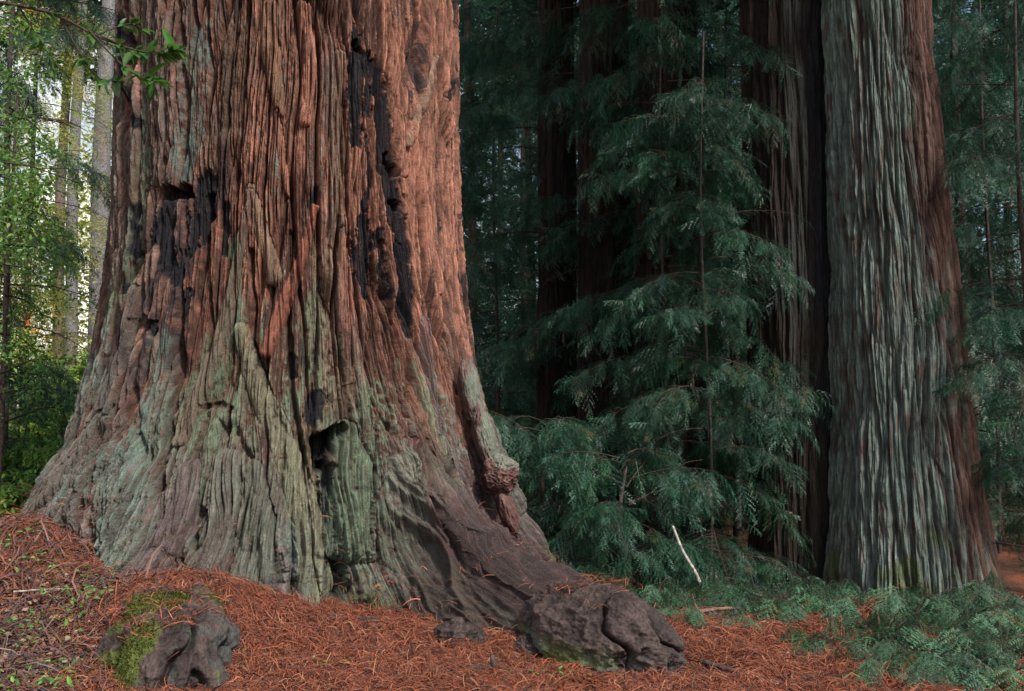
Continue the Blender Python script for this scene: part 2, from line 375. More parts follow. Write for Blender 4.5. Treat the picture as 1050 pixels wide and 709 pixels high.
mo = sst(.15, .45, fbm2(Aw * 4, Z2 * 3, 47) + .7 * sst(.9, .1, Z2) - .25 - .6 * rootdark + .45 * hf)
col = mix(col, MOS, .6 * mo * sst(1.1, .5, Z2))
chn = fbm2(Aw * 4.5, Z2 * .8, 48) + .3 * noise2(Aw * 20, Z2 * 4, 49) + .2 * hf + .35 * (id2 - .5)
col = mix(col, CHR * 1.6, .92 * sst(.36, .50, chn) * sst(1.2, 2.3, Z2))
col = mix(col, BRN * .8, .7 * (1 - fur3 * (.35 + .65 * fur4)) * (1 - .4 * base))  # thin furrows browner, with crevice shade put into the colour
col = col * np.clip(1 + .28 * hf + .30 * fib * (1 - .6 * base) + .22 * fib2 + .5 * (id4 - .5), .3, 2)[..., None]

nz = noise2(A2 * 14, Z2 * 3.2, 51) * .42 + noise2(A2 * 45, Z2 * 10, 52) * .28 + .2 * hf + .5 * (id2 - .5) * fur2
def dist_poly(pts_px, wpx):
    P = np.array([px2s(*p[:2]) for p in pts_px]); Wd = np.array(wpx if np.ndim(wpx) else [wpx] * len(P), float) * .0089
    m = .45
    lo, hi = P.min(0) - Wd.max() * 1.6 - m * .2, P.max(0) + Wd.max() * 1.6 + m * .2
    c0, c1 = np.searchsorted(TH * RM, [lo[0], hi[0]]); r0, r1 = np.searchsorted(ZS, [lo[1], hi[1]])
    sl_ = (slice(r0, r1), slice(c0, c1))
    a, z = A2[sl_] + .25 * wx[sl_], Z2[sl_]
    best = np.full(a.shape, 9.0); sgn = np.zeros(a.shape)
    for i in range(len(P) - 1):
        p, q = P[i], P[i + 1]; d = q - p; L = d @ d + 1e-9
        t = np.clip(((a - p[0]) * d[0] + (z - p[1]) * d[1]) / L, 0, 1)
        w = Wd[i] * (1 - t) + Wd[i + 1] * t
        dd = np.hypot(a - p[0] - t * d[0], z - p[1] - t * d[1]) / np.maximum(w, 1e-4)
        best = np.minimum(best, dd)
    return sl_, best
def char(pts, w, depth=.05, strength=.97, rag=1.0):
    s_, d = dist_poly(pts, w); m = sst(1.15, .75, d + rag * nz[s_])
    col[s_] = mix(col[s_], CHR * (1 + .8 * np.clip(hf[s_] + .5 * (id3[s_] - .3), 0, 1))[..., None], m * strength * sst(-1.0, -.1, hf[s_] + 1.2 * (id3[s_] - .4) + (1 - d))); Hh[s_] -= depth * .6 * m
def hole(pts, w, depth=.25):
    s_, d = dist_poly(pts, w); m = sst(1.1, .55, d + .45 * nz[s_])
    Hh[s_] -= depth * m; col[s_] = mix(col[s_], CHR, m * .95)
def strap(pts, w, h, c=None, cs=.8, fibre=True):
    s_, d = dist_poly(pts, w); d = d + .18 * nz[s_]
    m = np.sqrt(np.clip(1 - d * d, 0, 1))
    keep = sst(0, .25, m)
    Hh[s_] = Hh[s_] * (1 - .45 * keep) + h * 1.25 * m + (.014 * fib[s_] + .014 * fur3[s_]) * keep
    if c is not None: col[s_] = mix(col[s_], np.asarray(c) * (1 + .28 * fib[s_] + .2 * fib2[s_])[..., None], cs * .95 * keep * sst(-.9, .1, hf[s_] + .8 * (id3[s_] - .4)))
def groove(pts, w, depth, c=None, cs=.8):
    s_, d = dist_poly(pts, w); m = sst(1.1, .2, d + .4 * nz[s_])
    Hh[s_] -= depth * m
    if c is not None: col[s_] = mix(col[s_], np.asarray(c), cs * m)
def patch(pts, w, c, s=.8, rag=1.4):
    s_, d = dist_poly(pts, w); m = sst(1.2, .5, d + rag * nz[s_])
    col[s_] = mix(col[s_], np.asarray(c) * (1 + .25 * hf[s_])[..., None], s * m * sst(-.6, .15, hf[s_] + .7 * (id2[s_] - .45)) * (.35 + .65 * rid[s_]))
# colour fields traced over the trunk
patch([(205, 40), (200, 110), (190, 180)], [16, 18, 14], LICT, .75)
patch([(160, 110), (150, 220), (140, 300)], [12, 14, 16], LIC, .6)
patch([(335, 260), (330, 330), (335, 400)], [16, 20, 22], TAN, .75)
patch([(325, 300), (320, 380), (300, 420)], [14, 18, 16], LIC, .6)
patch([(247, 250), (245, 300), (235, 380), (225, 430)], [9, 12, 18, 26], LIC * .95, .85)
patch([(225, 340), (215, 400)], [14, 22], LIC * .8, .7)
patch([(175, 350), (165, 430), (150, 470)], [16, 18, 14], LICT * .9, .65)
patch([(380, 400), (372, 470), (365, 540), (370, 590)], [14, 17, 18, 20], LIC, .75)
patch([(440, 390), (450, 430)], [8, 8], LIC * 1.1, .8)
patch([(420, 240), (425, 180), (440, 60)], [22, 26, 22], SAL, .55)
patch([(350, 250), (352, 330)], [10, 12], SAL * .95, .6)
patch([(300, 20), (310, 120), (300, 180)], [20, 20, 16], SAL * .9, .45)
patch([(245, 30), (235, 130)], [18, 18], TAN * .8, .5)
patch([(420, 520), (440, 590), (450, 620)], [18, 20, 22], PNK * .85, .7)
patch([(470, 480), (500, 540), (540, 580)], [16, 18, 18], PNK * np.array([.72, .6, .6]), .85)
# charred areas
char([(138, 25), (136, 90), (150, 130)], [10, 10, 7], .03)
char([(182, 200), (175, 240), (185, 285)], [17, 20, 12], .06)
char([(215, 190), (208, 230), (200, 262)], [14, 15, 8], .06)
char([(360, 35), (361, 100), (360, 150)], [12, 14, 7], .05)
char([(382, 70), (387, 120), (394, 170), (402, 225), (410, 265)], [13, 17, 15, 13, 8], .07)
char([(368, 140), (375, 175), (370, 215)], [7, 7, 7], .04)
char([(370, 235), (368, 270), (372, 300)], [14, 17, 9], .05)
char([(405, 255), (408, 300), (412, 345)], [8, 11, 6], .04)
char([(458, 60), (450, 100)], [4, 5], .02); char([(462, 265), (470, 315)], [5, 5], .03)
char([(148, 215), (146, 260)], [6, 7], .03); char([(197, 300), (190, 350)], [6, 6], .03)
char([(160, 330), (168, 340)], [6, 6], .1)
char([(322, 410), (318, 425)], [10, 9], .05); char([(300, 370), (302, 385)], [6, 6], .05)
char([(425, 300), (430, 330)], [6, 8], .03); char([(322, 195), (318, 230)], [5, 5], .03)
char([(372, 60), (374, 120)], [9, 10], .04); char([(384, 240), (392, 300)], [8, 7], .04); char([(142, 150), (140, 230), (136, 300)], [5, 6, 4], .04); char([(236, 215), (232, 260)], [6, 5], .04)
# hollows
hole([(180, 200), (196, 198)], [11, 8], .16); hole([(218, 205), (219, 222)], [7, 6], .12)
hole([(396, 165), (403, 178)], [8, 7], .2); hole([(404, 212), (400, 208)], [7, 5], .18); hole([(360, 50), (366, 52)], [7, 6], .14)
hole([(345, 440), (333, 455), (328, 478)], [7, 12, 7], .32)
groove([(336, 480), (334, 520), (338, 560), (342, 610)], [8, 9, 9, 12], .30, CHR * 2, .7)
groove([(343, 225), (340, 300), (352, 420), (358, 500)], [3, 4, 4, 4], .08, BRN * .5)
groove([(262, 260), (262, 350), (288, 430), (292, 480)], [4, 4, 4, 4], .10, BRN * .6)
groove([(190, 310), (185, 380), (178, 460), (175, 500)], [5, 5, 5, 6], .12, BRN * .6)
groove([(148, 330), (138, 400), (120, 470), (105, 520)], [4, 5, 5, 5], .12, BRN * .7)
groove([(300, 240), (296, 330), (300, 400), (310, 470), (328, 560)], [4, 4, 4, 4, 5], .12, BRN * .6)
groove([(390, 250), (398, 340), (410, 420), (420, 480), (450, 560)], [4, 4, 4, 5, 5], .10, BRN * .6)
groove([(452, 330), (470, 400), (490, 460), (505, 520)], [4, 4, 5, 4], .10, BRN * .6)
# proud bark straps
strap([(278, 10), (277, 50), (284, 95), (289, 122)], [9, 12, 10, 4], .10, TAN * np.array([1.0, .82, .75]), .8)
strap([(310, 10), (316, 70), (312, 128)], [9, 9, 7], .08, SAL, .7)
strap([(262, 195), (272, 240), (283, 285)], [5, 8, 9], .06, TAN, .8)
strap([(262, 200), (250, 260), (235, 330), (210, 400), (192, 450)], [4, 6, 8, 9, 8], .08, GRY * np.array([1.1, .95, .85]), .8)
strap([(322, 215), (310, 265), (290, 320), (275, 362)], [5, 6, 8, 6], .10, RED * 1.35, .9)
strap([(285, 120), (292, 170), (296, 200)], [4, 5, 3], .06, SAL, .7)
strap([(250, 340), (264, 390), (282, 430), (300, 480), (318, 540), (325, 605)], [8, 10, 11, 11, 12, 14], .065, mix(TAN, LIC, .55), .8)
strap([(438, 60), (428, 110), (415, 150)], [4, 6, 4], .06, TAN, .8)
strap([(425, 330), (428, 390), (440, 450), (470, 510), (510, 560)], [7, 7, 9, 12, 14], .09, PNK * .95, .75)
strap([(150, 300), (140, 360), (110, 440), (70, 510)], [7, 8, 10, 12], .08, GRY, .7)
strap([(120, 430), (85, 490), (50, 530)], [10, 13, 14], .08, GRY * .8, .7)
strap([(205, 480), (195, 530), (170, 580)], [9, 12, 16], .10, PNK * .9, .7)
strap([(240, 470), (235, 520), (220, 570)], [10, 11, 14], .10, mix(PNK, LIC, .4), .7)
strap([(262, 480), (270, 530), (262, 590)], [9, 12, 14], .10, mix(PNK, LIC, .5), .7)
strap([(352, 560), (360, 480), (350, 440)], [16, 14, 10], .08, LIC * .9, .6)
strap([(398, 470), (392, 520), (400, 580), (395, 630)], [9, 12, 14, 16], .10, mix(PNK, LIC, .6), .7)
strap([(180, 20), (178, 100), (168, 190)], [6, 7, 6], .05, GRY, .6)
strap([(345, 60), (340, 150), (345, 230)], [7, 8, 7], .06, TAN * .9, .7)
strap([(420, 130), (432, 220), (445, 300)], [6, 7, 6], .05, SAL, .6)
strap([(395, 20), (402, 110), (410, 180)], [7, 8, 6], .06, SAL, .6)
strap([(465, 410), (488, 470), (505, 525)], [7, 8, 8], .07, RED * .9, .6)
groove([(212, 418), (228, 414), (242, 419)], [3, 4, 3], .04, BRN * .7)
# the long root that leaves on the right
ez = np.interp(Z2, [-.6, .0, .28, .38, .48, .62, .83, 1.1, 1.35, 1.8, 2.3], [2.3, 2.3, 2.2, 2.0, 1.75, 1.35, .90, .58, .36, .12, 0])
wth = np.interp(Z2, [0, .5, 1.0, 1.8], [.088, .088, .11, .16])
dth = (T2 - .705 - .05 * base * noise2(A2 * .8, Z2 * 2, 61))
root = ez * np.exp(-(dth / wth) ** 2)
small = .34 * np.exp(-np.clip(Z2 + .05, 0, 9) / .28) * (np.exp(-((T2 - .30) / .07) ** 2) + .9 * np.exp(-((T2 + .22) / .08) ** 2) + .5 * np.exp(-((T2 - .12) / .05) ** 2))
damp = 1 - .55 * np.clip(root / 1.2, 0, 1)
Rr = Rz(Z2) + but + Hh * damp - .035 + root + small
X2 = CXz(Z2) + Rr * np.sin(T2); Y2 = AY - Rr * np.cos(T2)
rl = (X2 - AX) * math.sin(.705) - (Y2 - AY) * math.cos(.705); rc = (X2 - AX) * math.cos(.705) + (Y2 - AY) * math.sin(.705)
zq = Z2 - np.interp(rl, [2.5, 2.9, 3.3, 4.0, 4.4, 4.8], [1.4, 1.1, .83, .52, .40, .28])
rg = np.clip(root / .35, 0, 1)
wrp = .25 * noise3(rl * 1.3, rc * 3, zq * 3, 91)
n_a = 1 - np.abs(noise3(rl * .7, rc * 5.5 + wrp * 4, zq * 5.5 + wrp * 4, 92)); n_b = 1 - np.abs(noise3(rl * 2.2, rc * 14 + wrp * 8, zq * 14 + wrp * 8, 93)); n_c = noise3(rl * 9, rc * 30, zq * 30, 94)
rh = rg * (.10 * (n_a - .7) + .045 * (n_b - .7) + .012 * n_c)
X2 = X2 + rh * math.cos(.705) * np.sign(rc) * .6 + rh * math.sin(.705) * .3; Y2 = Y2 + rh * math.sin(.705) * np.sign(rc) * .6 - rh * math.cos(.705) * .3
Zr = Z2 + rh * .8
col = mix(col, np.array([.040, .029, .027]) * (1 + .35 * hf)[..., None], rg * .8 * sst(1.3, .6, Z2))
col = mix(col, col * np.array([1.6, 1.4, 1.4]), rg * sst(.75, .95, n_b) * .8)
giant = thing("giant_redwood", "giant red-brown redwood with lichen, fire scars and a flared base on the needle mound", "tree", (AX, AY, 0))
def local(V): return V - np.array([AX, AY, 0])
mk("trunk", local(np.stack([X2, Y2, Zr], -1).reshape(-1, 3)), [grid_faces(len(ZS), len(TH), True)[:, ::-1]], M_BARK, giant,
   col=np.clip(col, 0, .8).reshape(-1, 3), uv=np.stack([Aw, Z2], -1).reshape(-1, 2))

def blob(name, cen, rad, parent, m, colf, n=(150, 120), amp=.16, freq=3.0, seed=1, flow=1.0, rot=(0, 0, 0), crease=.0, lobes=0):
    th, ph = np.meshgrid(np.linspace(0, 2 * np.pi, n[0], endpoint=False), np.linspace(.001, np.pi - .001, n[1]))
    D = np.stack([np.sin(ph) * np.cos(th), np.sin(ph) * np.sin(th), np.cos(ph)], -1)
    q = D * freq
    h = .6 * noise3(q[..., 0], q[..., 1], q[..., 2], seed) + .3 * (1 - 2 * np.abs(noise3(q[..., 0] * 2.2, q[..., 1] * 2.2, q[..., 2] * 2.2 * flow, seed + 1))) + .12 * noise3(q[..., 0] * 6, q[..., 1] * 6, q[..., 2] * 6 * flow, seed + 2) + .07 * noise3(q[..., 0] * 14, q[..., 1] * 14, q[..., 2] * 14 * flow, seed + 3)
    if crease: h = h - crease * np.exp(-(np.abs(noise3(q[..., 0] * .8, q[..., 1] * .8, q[..., 2] * .8, seed + 9)) / .07) ** 2)
    h = h + .10 * noise3(q[..., 0] * 12, q[..., 1] * 12, q[..., 2] * 12 * flow, seed + 5) + .09 * noise3(q[..., 0] * 30, q[..., 1] * 30, q[..., 2] * 30 * flow, seed + 6)
    if lobes:
        ww = .9 * noise3(q[..., 0] * .7, q[..., 1] * .7, q[..., 2] * .7, seed + 11)
        sn = np.abs(np.sin(lobes * (th + ww) / 2)); h = h * 1.0 - 1.3 * np.exp(-(sn / .16) ** 2) * sst(.12, .6, np.sin(ph)) + .35 * sn * sst(.1, .7, np.sin(ph))
    V = D * np.asarray(rad) * (1 + amp * h)[..., None]
    V = V @ rotm(*rot).T
    c = colf(D, h, V)
    uv = np.stack([th * max(rad[:2]), ph * rad[2]], -1)
    V = V + np.asarray(cen)
    blob.last = (V.reshape(-1, 3), c.reshape(-1, 3), D.reshape(-1, 3))
    return mk(name, local(V.reshape(-1, 3)) if parent is giant else V.reshape(-1, 3), [grid_faces(n[1], n[0], True)[:, ::-1]], m, parent, col=np.clip(c, 0, 1).reshape(-1, 3), uv=uv.reshape(-1, 2))
def c_root(D, h, V):
    c = np.broadcast_to(np.array([.032, .022, .020]), D.shape).copy()
    c = mix(c, (.062, .042, .037), sst(.1, .6, h))
    l = sst(.30, .5, noise3(V[..., 0] * 9, V[..., 1] * 9, V[..., 2] * 4, 71) + .5 * noise3(V[..., 0] * 30, V[..., 1] * 30, V[..., 2] * 12, 72) + .25 * sst(.5, -.4, D[..., 2]))
    l = l * sst(.35, -.25, D[..., 2])
    c = c * np.clip(1 + .4 * noise3(V[..., 0] * 60, V[..., 1] * 60, V[..., 2] * 40, 76) + .3 * noise3(V[..., 0] * 130, V[..., 1] * 130, V[..., 2] * 90, 75), .3, 2)[..., None]
    c = mix(c, (.12, .16, .14), l * .5)
    return mix(c, (.09, .12, .02), .6 * sst(.3, .6, noise3(V[..., 0] * 6, V[..., 1] * 6, V[..., 2] * 6, 73)) * sst(.3, -.3, D[..., 2]))
blob("root_knob", (.59, 6.73, .10), (.36, .64, .36), giant, M_ROOT, c_root, (320, 220), .15, 2.6, 5, flow=.7, lobes=5, rot=(.72, .05, .10))
blob("root_knob", (.15, 6.82, .0), (.14, .16, .13), giant, M_ROOT, c_root, (120, 90), .25, 2.0, 15, crease=.5)
def c_mossroot(D, h, V):
    c = c_root(D, h, V)
    g = sst(-.1, .35, noise3(V[..., 0] * 5, V[..., 1] * 5, V[..., 2] * 3, 77) + .5 * noise3(V[..., 0] * 18, V[..., 1] * 18, V[..., 2] * 10, 78) + .15 - .9 * np.clip(D[..., 0], 0, 1))
    c = mix(c, (.085, .11, .015), .8 * g * sst(-.2, .3, D[..., 2]))
    gr = sst(.1, .4, D[..., 0] * .8 + .5 * noise3(V[..., 0] * 12, V[..., 1] * 12, V[..., 2] * 5, 79))
    return mix(c, (.075, .09, .082), .35 * gr)
blob("mossy_root", (-2.24, 6.55, -.02), (.44, .95, .46), giant, M_ROOT, c_mossroot, (300, 220), .13, 3.0, 25, flow=.5, lobes=4, rot=(.32, .10, .1))
Vm, Cm, Dm = blob.last
gi = np.flatnonzero((Cm[:, 1] > 1.1 * Cm[:, 0]) & (Cm[:, 1] > 2.0 * Cm[:, 2]) & (Vm[:, 2] > 0))
moss_sites = (Vm[gi], Dm[gi])
for (u, v, d, s) in ((283, 655, 7.1, .10), (313, 648, 7.2, .11), (378, 645, 7.45, .10), (470, 655, 7.0, .15), (432, 668, 6.9, .08), (250, 668, 6.8, .09), (340, 640, 7.35, .08)):
    p = at(u, v, d)
    blob("root_knob", p, (s * 1.2, s, s * .8), giant, M_ROOT, c_root, (80, 60), .3, 2.0, int(u), crease=.5)
def c_burl(D, h, V):
    c = np.broadcast_to(np.array([.085, .038, .032]), D.shape).copy()
    c = mix(c, (.16, .085, .07), sst(.15, .6, h))
    return mix(c, (.15, .18, .145), .7 * sst(.1, .5, noise3(V[..., 0] * 7, V[..., 1] * 7, V[..., 2] * 5, 81) + .9 * D[..., 2] - .5))
p = at(513, 488, 9.25); blob("burl", p, (.17, .20, .19), giant, M_ROOT, c_burl, (160, 120), .22, 2.6, 41, flow=2.2, crease=.4, rot=(0, .3, .2))
p = at(520, 524, 9.2); blob("burl", p, (.085, .12, .24), giant, M_ROOT, c_burl, (120, 100), .18, 2.0, 43, flow=.5, rot=(0, -.35, 0))
def c_burl2(D, h, V):
    c = mix(np.broadcast_to(np.array([.11, .07, .06]), D.shape), (.13, .145, .11), sst(-.2, .5, noise3(V[..., 0] * 6, V[..., 1] * 6, V[..., 2] * 4, 83) + D[..., 0]))
    return c * (1 + .3 * h[..., None])
p = at(481, 400, 9.5); blob("burl", p, (.10, .16, .30), giant, M_ROOT, c_burl2, (140, 140), .16, 2.0, 45, flow=.5, rot=(0, -.12, 0))
p = at(496, 448, 9.45); blob("burl", p, (.10, .2, .34), giant, M_ROOT, c_burl2, (140, 140), .18, 2.4, 47, flow=.5, rot=(0, -.25, 0))

# ------------------------------------------------------------------ other trunks
def make_trunk(parent, name, path, rad, z0, z1, pal, seed, nth=220, nz_=260, ridge=.045, cell=.13, cz=2.2, lichf=None, flute=.0, m=None):
    """path(z)->(x,y) local, rad(z); pal = (furrow, ridge)"""
    th = np.linspace(-np.pi, np.pi, nth, endpoint=False).astype(np.float32); zs = np.linspace(z0, z1, nz_).astype(np.float32)
    T, Z = np.meshgrid(th, zs); r = rad(Z); rm = float(np.mean(r))
    A = T * rm; cc = np.cos(T) * rm; ss_ = np.sin(T) * rm
    A_w = A + .05 * noise3(cc * 1.5, ss_ * 1.5, Z * .5, seed) + .015 * noise3(cc * 7, ss_ * 7, Z * 1.5, seed + 1)
    f1_, f2_, i1 = cells(A_w / cell, Z / cz, seed + 2); j1_, j2_, i3 = cells(A_w / (cell * .16) + 3, Z / (cz * .14), seed + 8); fc = sst(0, .4, j2_ - j1_); hf_ = .6 * noise2(A_w * 50, Z * 16, seed + 9) + .4 * noise2(A_w * 90, Z * 6, seed + 10); g1_, g2_, i2 = cells(A_w / (cell * .4), Z / (cz * .5), seed + 3)
    fa, fb = sst(0, .4, f2_ - f1_), sst(0, .4, g2_ - g1_)
    h = ridge * .16 * fc + (i3 - .5) * ridge * .22 + ridge * .08 * hf_ + ridge * fa + (i1 - .5) * ridge * .9 + ridge * .35 * fb + (i2 - .5) * ridge * .3 + ridge * .1 * noise2(A_w * 60, Z * 3, seed + 4)
    low = np.exp(-np.clip(Z - z0, 0, 9) / .6)
    R = r + h + flute * low * noise3(cc * 1.6, ss_ * 1.6, Z * .2, seed + 6) * 2 * rm
    px, py = path(Z)
    X = px + R * np.sin(T); Y = py - R * np.cos(T)
    c = mix(np.broadcast_to(np.array(pal[0]), Z.shape + (3,)), pal[1], fa * (.3 + .7 * fb) * (.35 + .65 * i1))
    if lichf is not None: c = lichf(c, T, Z, A_w, fa, fb * (.4 + .6 * fc), i1)
    c = mix(c, np.array(pal[0]), .5 * (1 - (.35 + .65 * fb) * (.3 + .7 * fc)))
    c = c * np.clip(1 + .30 * hf_ + .35 * (i3 - .5), .3, 2)[..., None]
    return mk(name, np.stack([X, Y, Z], -1).reshape(-1, 3), [grid_faces(nz_, nth, True)[:, ::-1]], m or M_BARK2, parent, col=np.clip(c, 0, 1).reshape(-1, 3), uv=np.stack([A_w, Z], -1).reshape(-1, 2))

# ------------------------------------------------------------------ foliage templates
def spray_template(L=.42, ntw=11, nneedle=6, nl=.026, nw=.011, seed=0, droop=.5):
    r = np.random.default_rng(seed); V = []; Fc = []; t_ = []
    def tri(a, b, c, ta, tb, tc_):
        k = len(V); V.extend([a, b, c]); t_.extend([ta, tb, tc_]); Fc.append((k, k + 1, k + 2))
    def twig(p, dirv, l, lift):
        dirv = dirv / np.linalg.norm(dirv); side = np.cross([0, 0, 1], dirv); side /= np.linalg.norm(side)
        for j in range(nneedle):
            s = (j + .6) / nneedle
            q = p + dirv * l * s + np.array([0, 0, lift * s - .55 * l * s * s])
            k = 1 - .55 * abs(s - .4)
            for sg in (1, -1):
                dv = dirv * .55 + side * sg * .85 + np.array([0, 0, .25 * r.standard_normal()])
                dv /= np.linalg.norm(dv)
                tp = q + dv * nl * k * r.uniform(.8, 1.25)
                w = dirv * nw * .5
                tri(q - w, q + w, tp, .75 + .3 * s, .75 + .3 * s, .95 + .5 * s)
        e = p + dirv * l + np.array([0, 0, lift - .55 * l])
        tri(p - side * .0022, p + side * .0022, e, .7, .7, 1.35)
    for i in range(ntw):
        s = (i + .7) / ntw; x = L * s; z = -droop * x * x
        sg = 1 if i % 2 else -1
        l = L * .46 * (1 - .6 * s) * (.45 + .55 * min(1, s * 4)) * r.uniform(.75, 1.2)
        an = math.radians(58 - 24 * s + r.uniform(-9, 9))
        twig(np.array([x, 0, z]), np.array([math.cos(an), sg * math.sin(an), -droop * x + r.uniform(-.15, .15)]), l, r.uniform(-.02, .02))
    twig(np.array([L * .75, 0, -droop * (.75 * L) ** 2]), np.array([1, 0, -droop * L * 1.3]), L * .33, 0)
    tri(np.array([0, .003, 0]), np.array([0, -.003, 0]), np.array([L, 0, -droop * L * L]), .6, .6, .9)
    return np.array(V, np.float32), np.array(Fc), np.array(t_, np.float32)
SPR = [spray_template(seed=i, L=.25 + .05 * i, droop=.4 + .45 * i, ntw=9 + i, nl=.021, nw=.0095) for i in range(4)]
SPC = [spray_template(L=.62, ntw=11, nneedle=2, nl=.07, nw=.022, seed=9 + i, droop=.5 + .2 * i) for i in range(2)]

def place_sprays(bag, items, templ, m, r, colour=(1, 1, 1), vary=.3):
    """items: list of (pos, yaw, pitch, roll, scale)"""
    by = {}
    for it in items: by.setdefault(int(r.integers(len(templ))), []).append(it)
    for k, its in by.items():
        V, Fc, t = templ[k]
        Rm = np.array([rotm(i[1], i[2], i[3]) * i[4] for i in its], np.float32); P = np.array([i[0] for i in its], np.float32)
        out = np.einsum('nij,vj->nvi', Rm, V) + P[:, None, :]
        tint = (1 + vary * r.standard_normal(len(its))).clip(.45, 1.9)
        hue = 1 + .12 * r.standard_normal((len(its), 3)); dead = r.uniform(0, 1, len(its)) < .035; hue[dead] = np.array([3.2, .85, .7])
        c = t[None, :, None] * tint[:, None, None] * hue[:, None, :] * np.asarray(colour)
        Fb = (Fc[None] + (np.arange(len(its)) * len(V))[:, None, None]).reshape(-1, 3)
        bag.add(out.reshape(-1, 3), Fb, m, c.reshape(-1, 3).clip(.1, 3))
def limb(bag, base, yaw, L, rise, droop, r, templ, dens_=.13, sp_scale=1.0, rw=.012, hang=.35, step_sprays=2):
    n = max(6, int(L / .18)); s = np.linspace(0, 1, n)
    wig = .06 * L * np.cumsum(r.standard_normal(n)) / n ** .5
    P = np.stack([L * s, wig * s, L * (rise * s - droop * s * s)], -1)
    cyw, syw = math.cos(yaw), math.sin(yaw)
    P = np.stack([P[:, 0] * cyw - P[:, 1] * syw, P[:, 0] * syw + P[:, 1] * cyw, P[:, 2]], -1) + base
    V, Fc = tube(P, rw * (1 - .85 * s) + .002, 5); bag.add(V, Fc, 1, (1, 1, 1))
    items = []; bare = templ is SPR and r.uniform() < .13
    for q in np.arange(.22, 1.0, dens_ / L):
        p = np.array([np.interp(q, s, P[:, k]) for k in range(3)])
        for sg in (1, -1):
            y2 = yaw + sg * math.radians(r.uniform(35, 75)); bl = .42 * L ** .5 * (1.1 - q) * r.uniform(.5, 1.2)
            e = p + np.array([math.cos(y2) * bl, math.sin(y2) * bl, -.25 * bl + r.uniform(-.08, .08)])
            if bl > .12:
                Vt, Ft = tube([p, (p + e) / 2 + [0, 0, .02], e], [.005, .004, .002], 3); bag.add(Vt, Ft, 1, (1, 1, 1))
            if bare or r.uniform() < .12: continue
            for k in range(step_sprays):
                f = (k + r.uniform(.2, 1)) / step_sprays
                items.append((p * (1 - f) + e * f, y2 + r.uniform(-.6, .6), hang + r.uniform(-.45, .65), r.uniform(-.9, .9), sp_scale * r.uniform(.6, 1.35)))
            items.append((e, y2 + r.uniform(-.3, .3), hang + r.uniform(-.2, .4), r.uniform(-.4, .4), sp_scale * r.uniform(.8, 1.2)))
    items.append((P[-1], yaw, hang, 0, sp_scale))
    place_sprays(bag, items, templ, 0, r)
def crown_mesh(name, z0, z1, nl, Lf, seed, templ, rise=.15, droop=.35, dens_=.105, sp=1.0, r0=.08, mats=None, yaws=None, step=3):
    r = np.random.default_rng(seed); b = Bag(); ga = 2.399963
    for i in range(nl):
        f = (i + r.uniform(0, 1)) / nl; z = z0 + (z1 - z0) * f
        yaw = i * ga + r.uniform(-1.2, 1.2) if yaws is None else r.uniform(*yaws)
        L = Lf(f) * r.uniform(.45, 1.3)
        limb(b, np.array([r0 * math.cos(yaw), r0 * math.sin(yaw), z]), yaw, L, rise * r.uniform(-.6, 2.4), droop * r.uniform(.5, 1.6), r, templ, dens_, sp, rw=.005 + .0035 * L, step_sprays=step)
    o = b.build(name, mats or [M_NEEDLE, M_TWIG])
    C.objects.unlink(o); me = o.data; bpy.data.objects.remove(o)
    return me
def link(name, me, parent, loc=(0, 0, 0), rz=0, sc=1.0):
    o = bpy.data.objects.new(name, me); C.objects.link(o); o.parent = parent; o.location = loc; o.rotation_euler = (0, 0, rz); o.scale = (sc,) * 3
    return o
def canopy_mesh(name, rad, z0, z1, n, seed, m, size=.16, power=1.0):      # high crown added for shade, coarse leafy shoots in clumps
    r = np.random.default_rng(seed); nc = max(8, n // 260)
    zc = z0 + (z1 - z0) * r.uniform(0, 1, nc) ** power; an = r.uniform(0, 2 * np.pi, nc); rr = rad * np.sqrt(r.uniform(.02, 1, nc)) * (1 - .65 * ((zc - z0) / (z1 - z0)))
    cen = np.stack([rr * np.cos(an), rr * np.sin(an), zc - .25 * rr], -1)
    k = r.integers(0, nc, n); P = cen[k] + r.standard_normal((n, 3)) * np.array([.55, .55, .22]) * (rad / 3.0)
    d = r.standard_normal((n, 3)); d[:, 2] = d[:, 2] * .45 - .3; d /= np.linalg.norm(d, axis=1)[:, None]
    sd = np.cross(d, r.standard_normal((n, 3))); sd /= np.linalg.norm(sd, axis=1)[:, None]
    L = size * r.uniform(.6, 1.4, n)[:, None]; w = L * .22
    V = np.stack([P, P + d * L * .45 + sd * w, P + d * L, P + d * L * .45 - sd * w], 1).reshape(-1, 3)
    Fq = np.arange(n * 4).reshape(-1, 4)
    tint = np.repeat((.7 + .5 * r.uniform(0, 1, nc))[k] * r.uniform(.7, 1.3, n), 4)
    c = tint[:, None] * np.array([1, 1, 1]) * (1 + .1 * np.repeat(r.standard_normal((n, 3)), 4, 0))
    o = mk(name, V, [Fq], m, col=c.clip(.1, 3), smooth=False)
    C.objects.unlink(o); me = o.data; bpy.data.objects.remove(o)
    return me

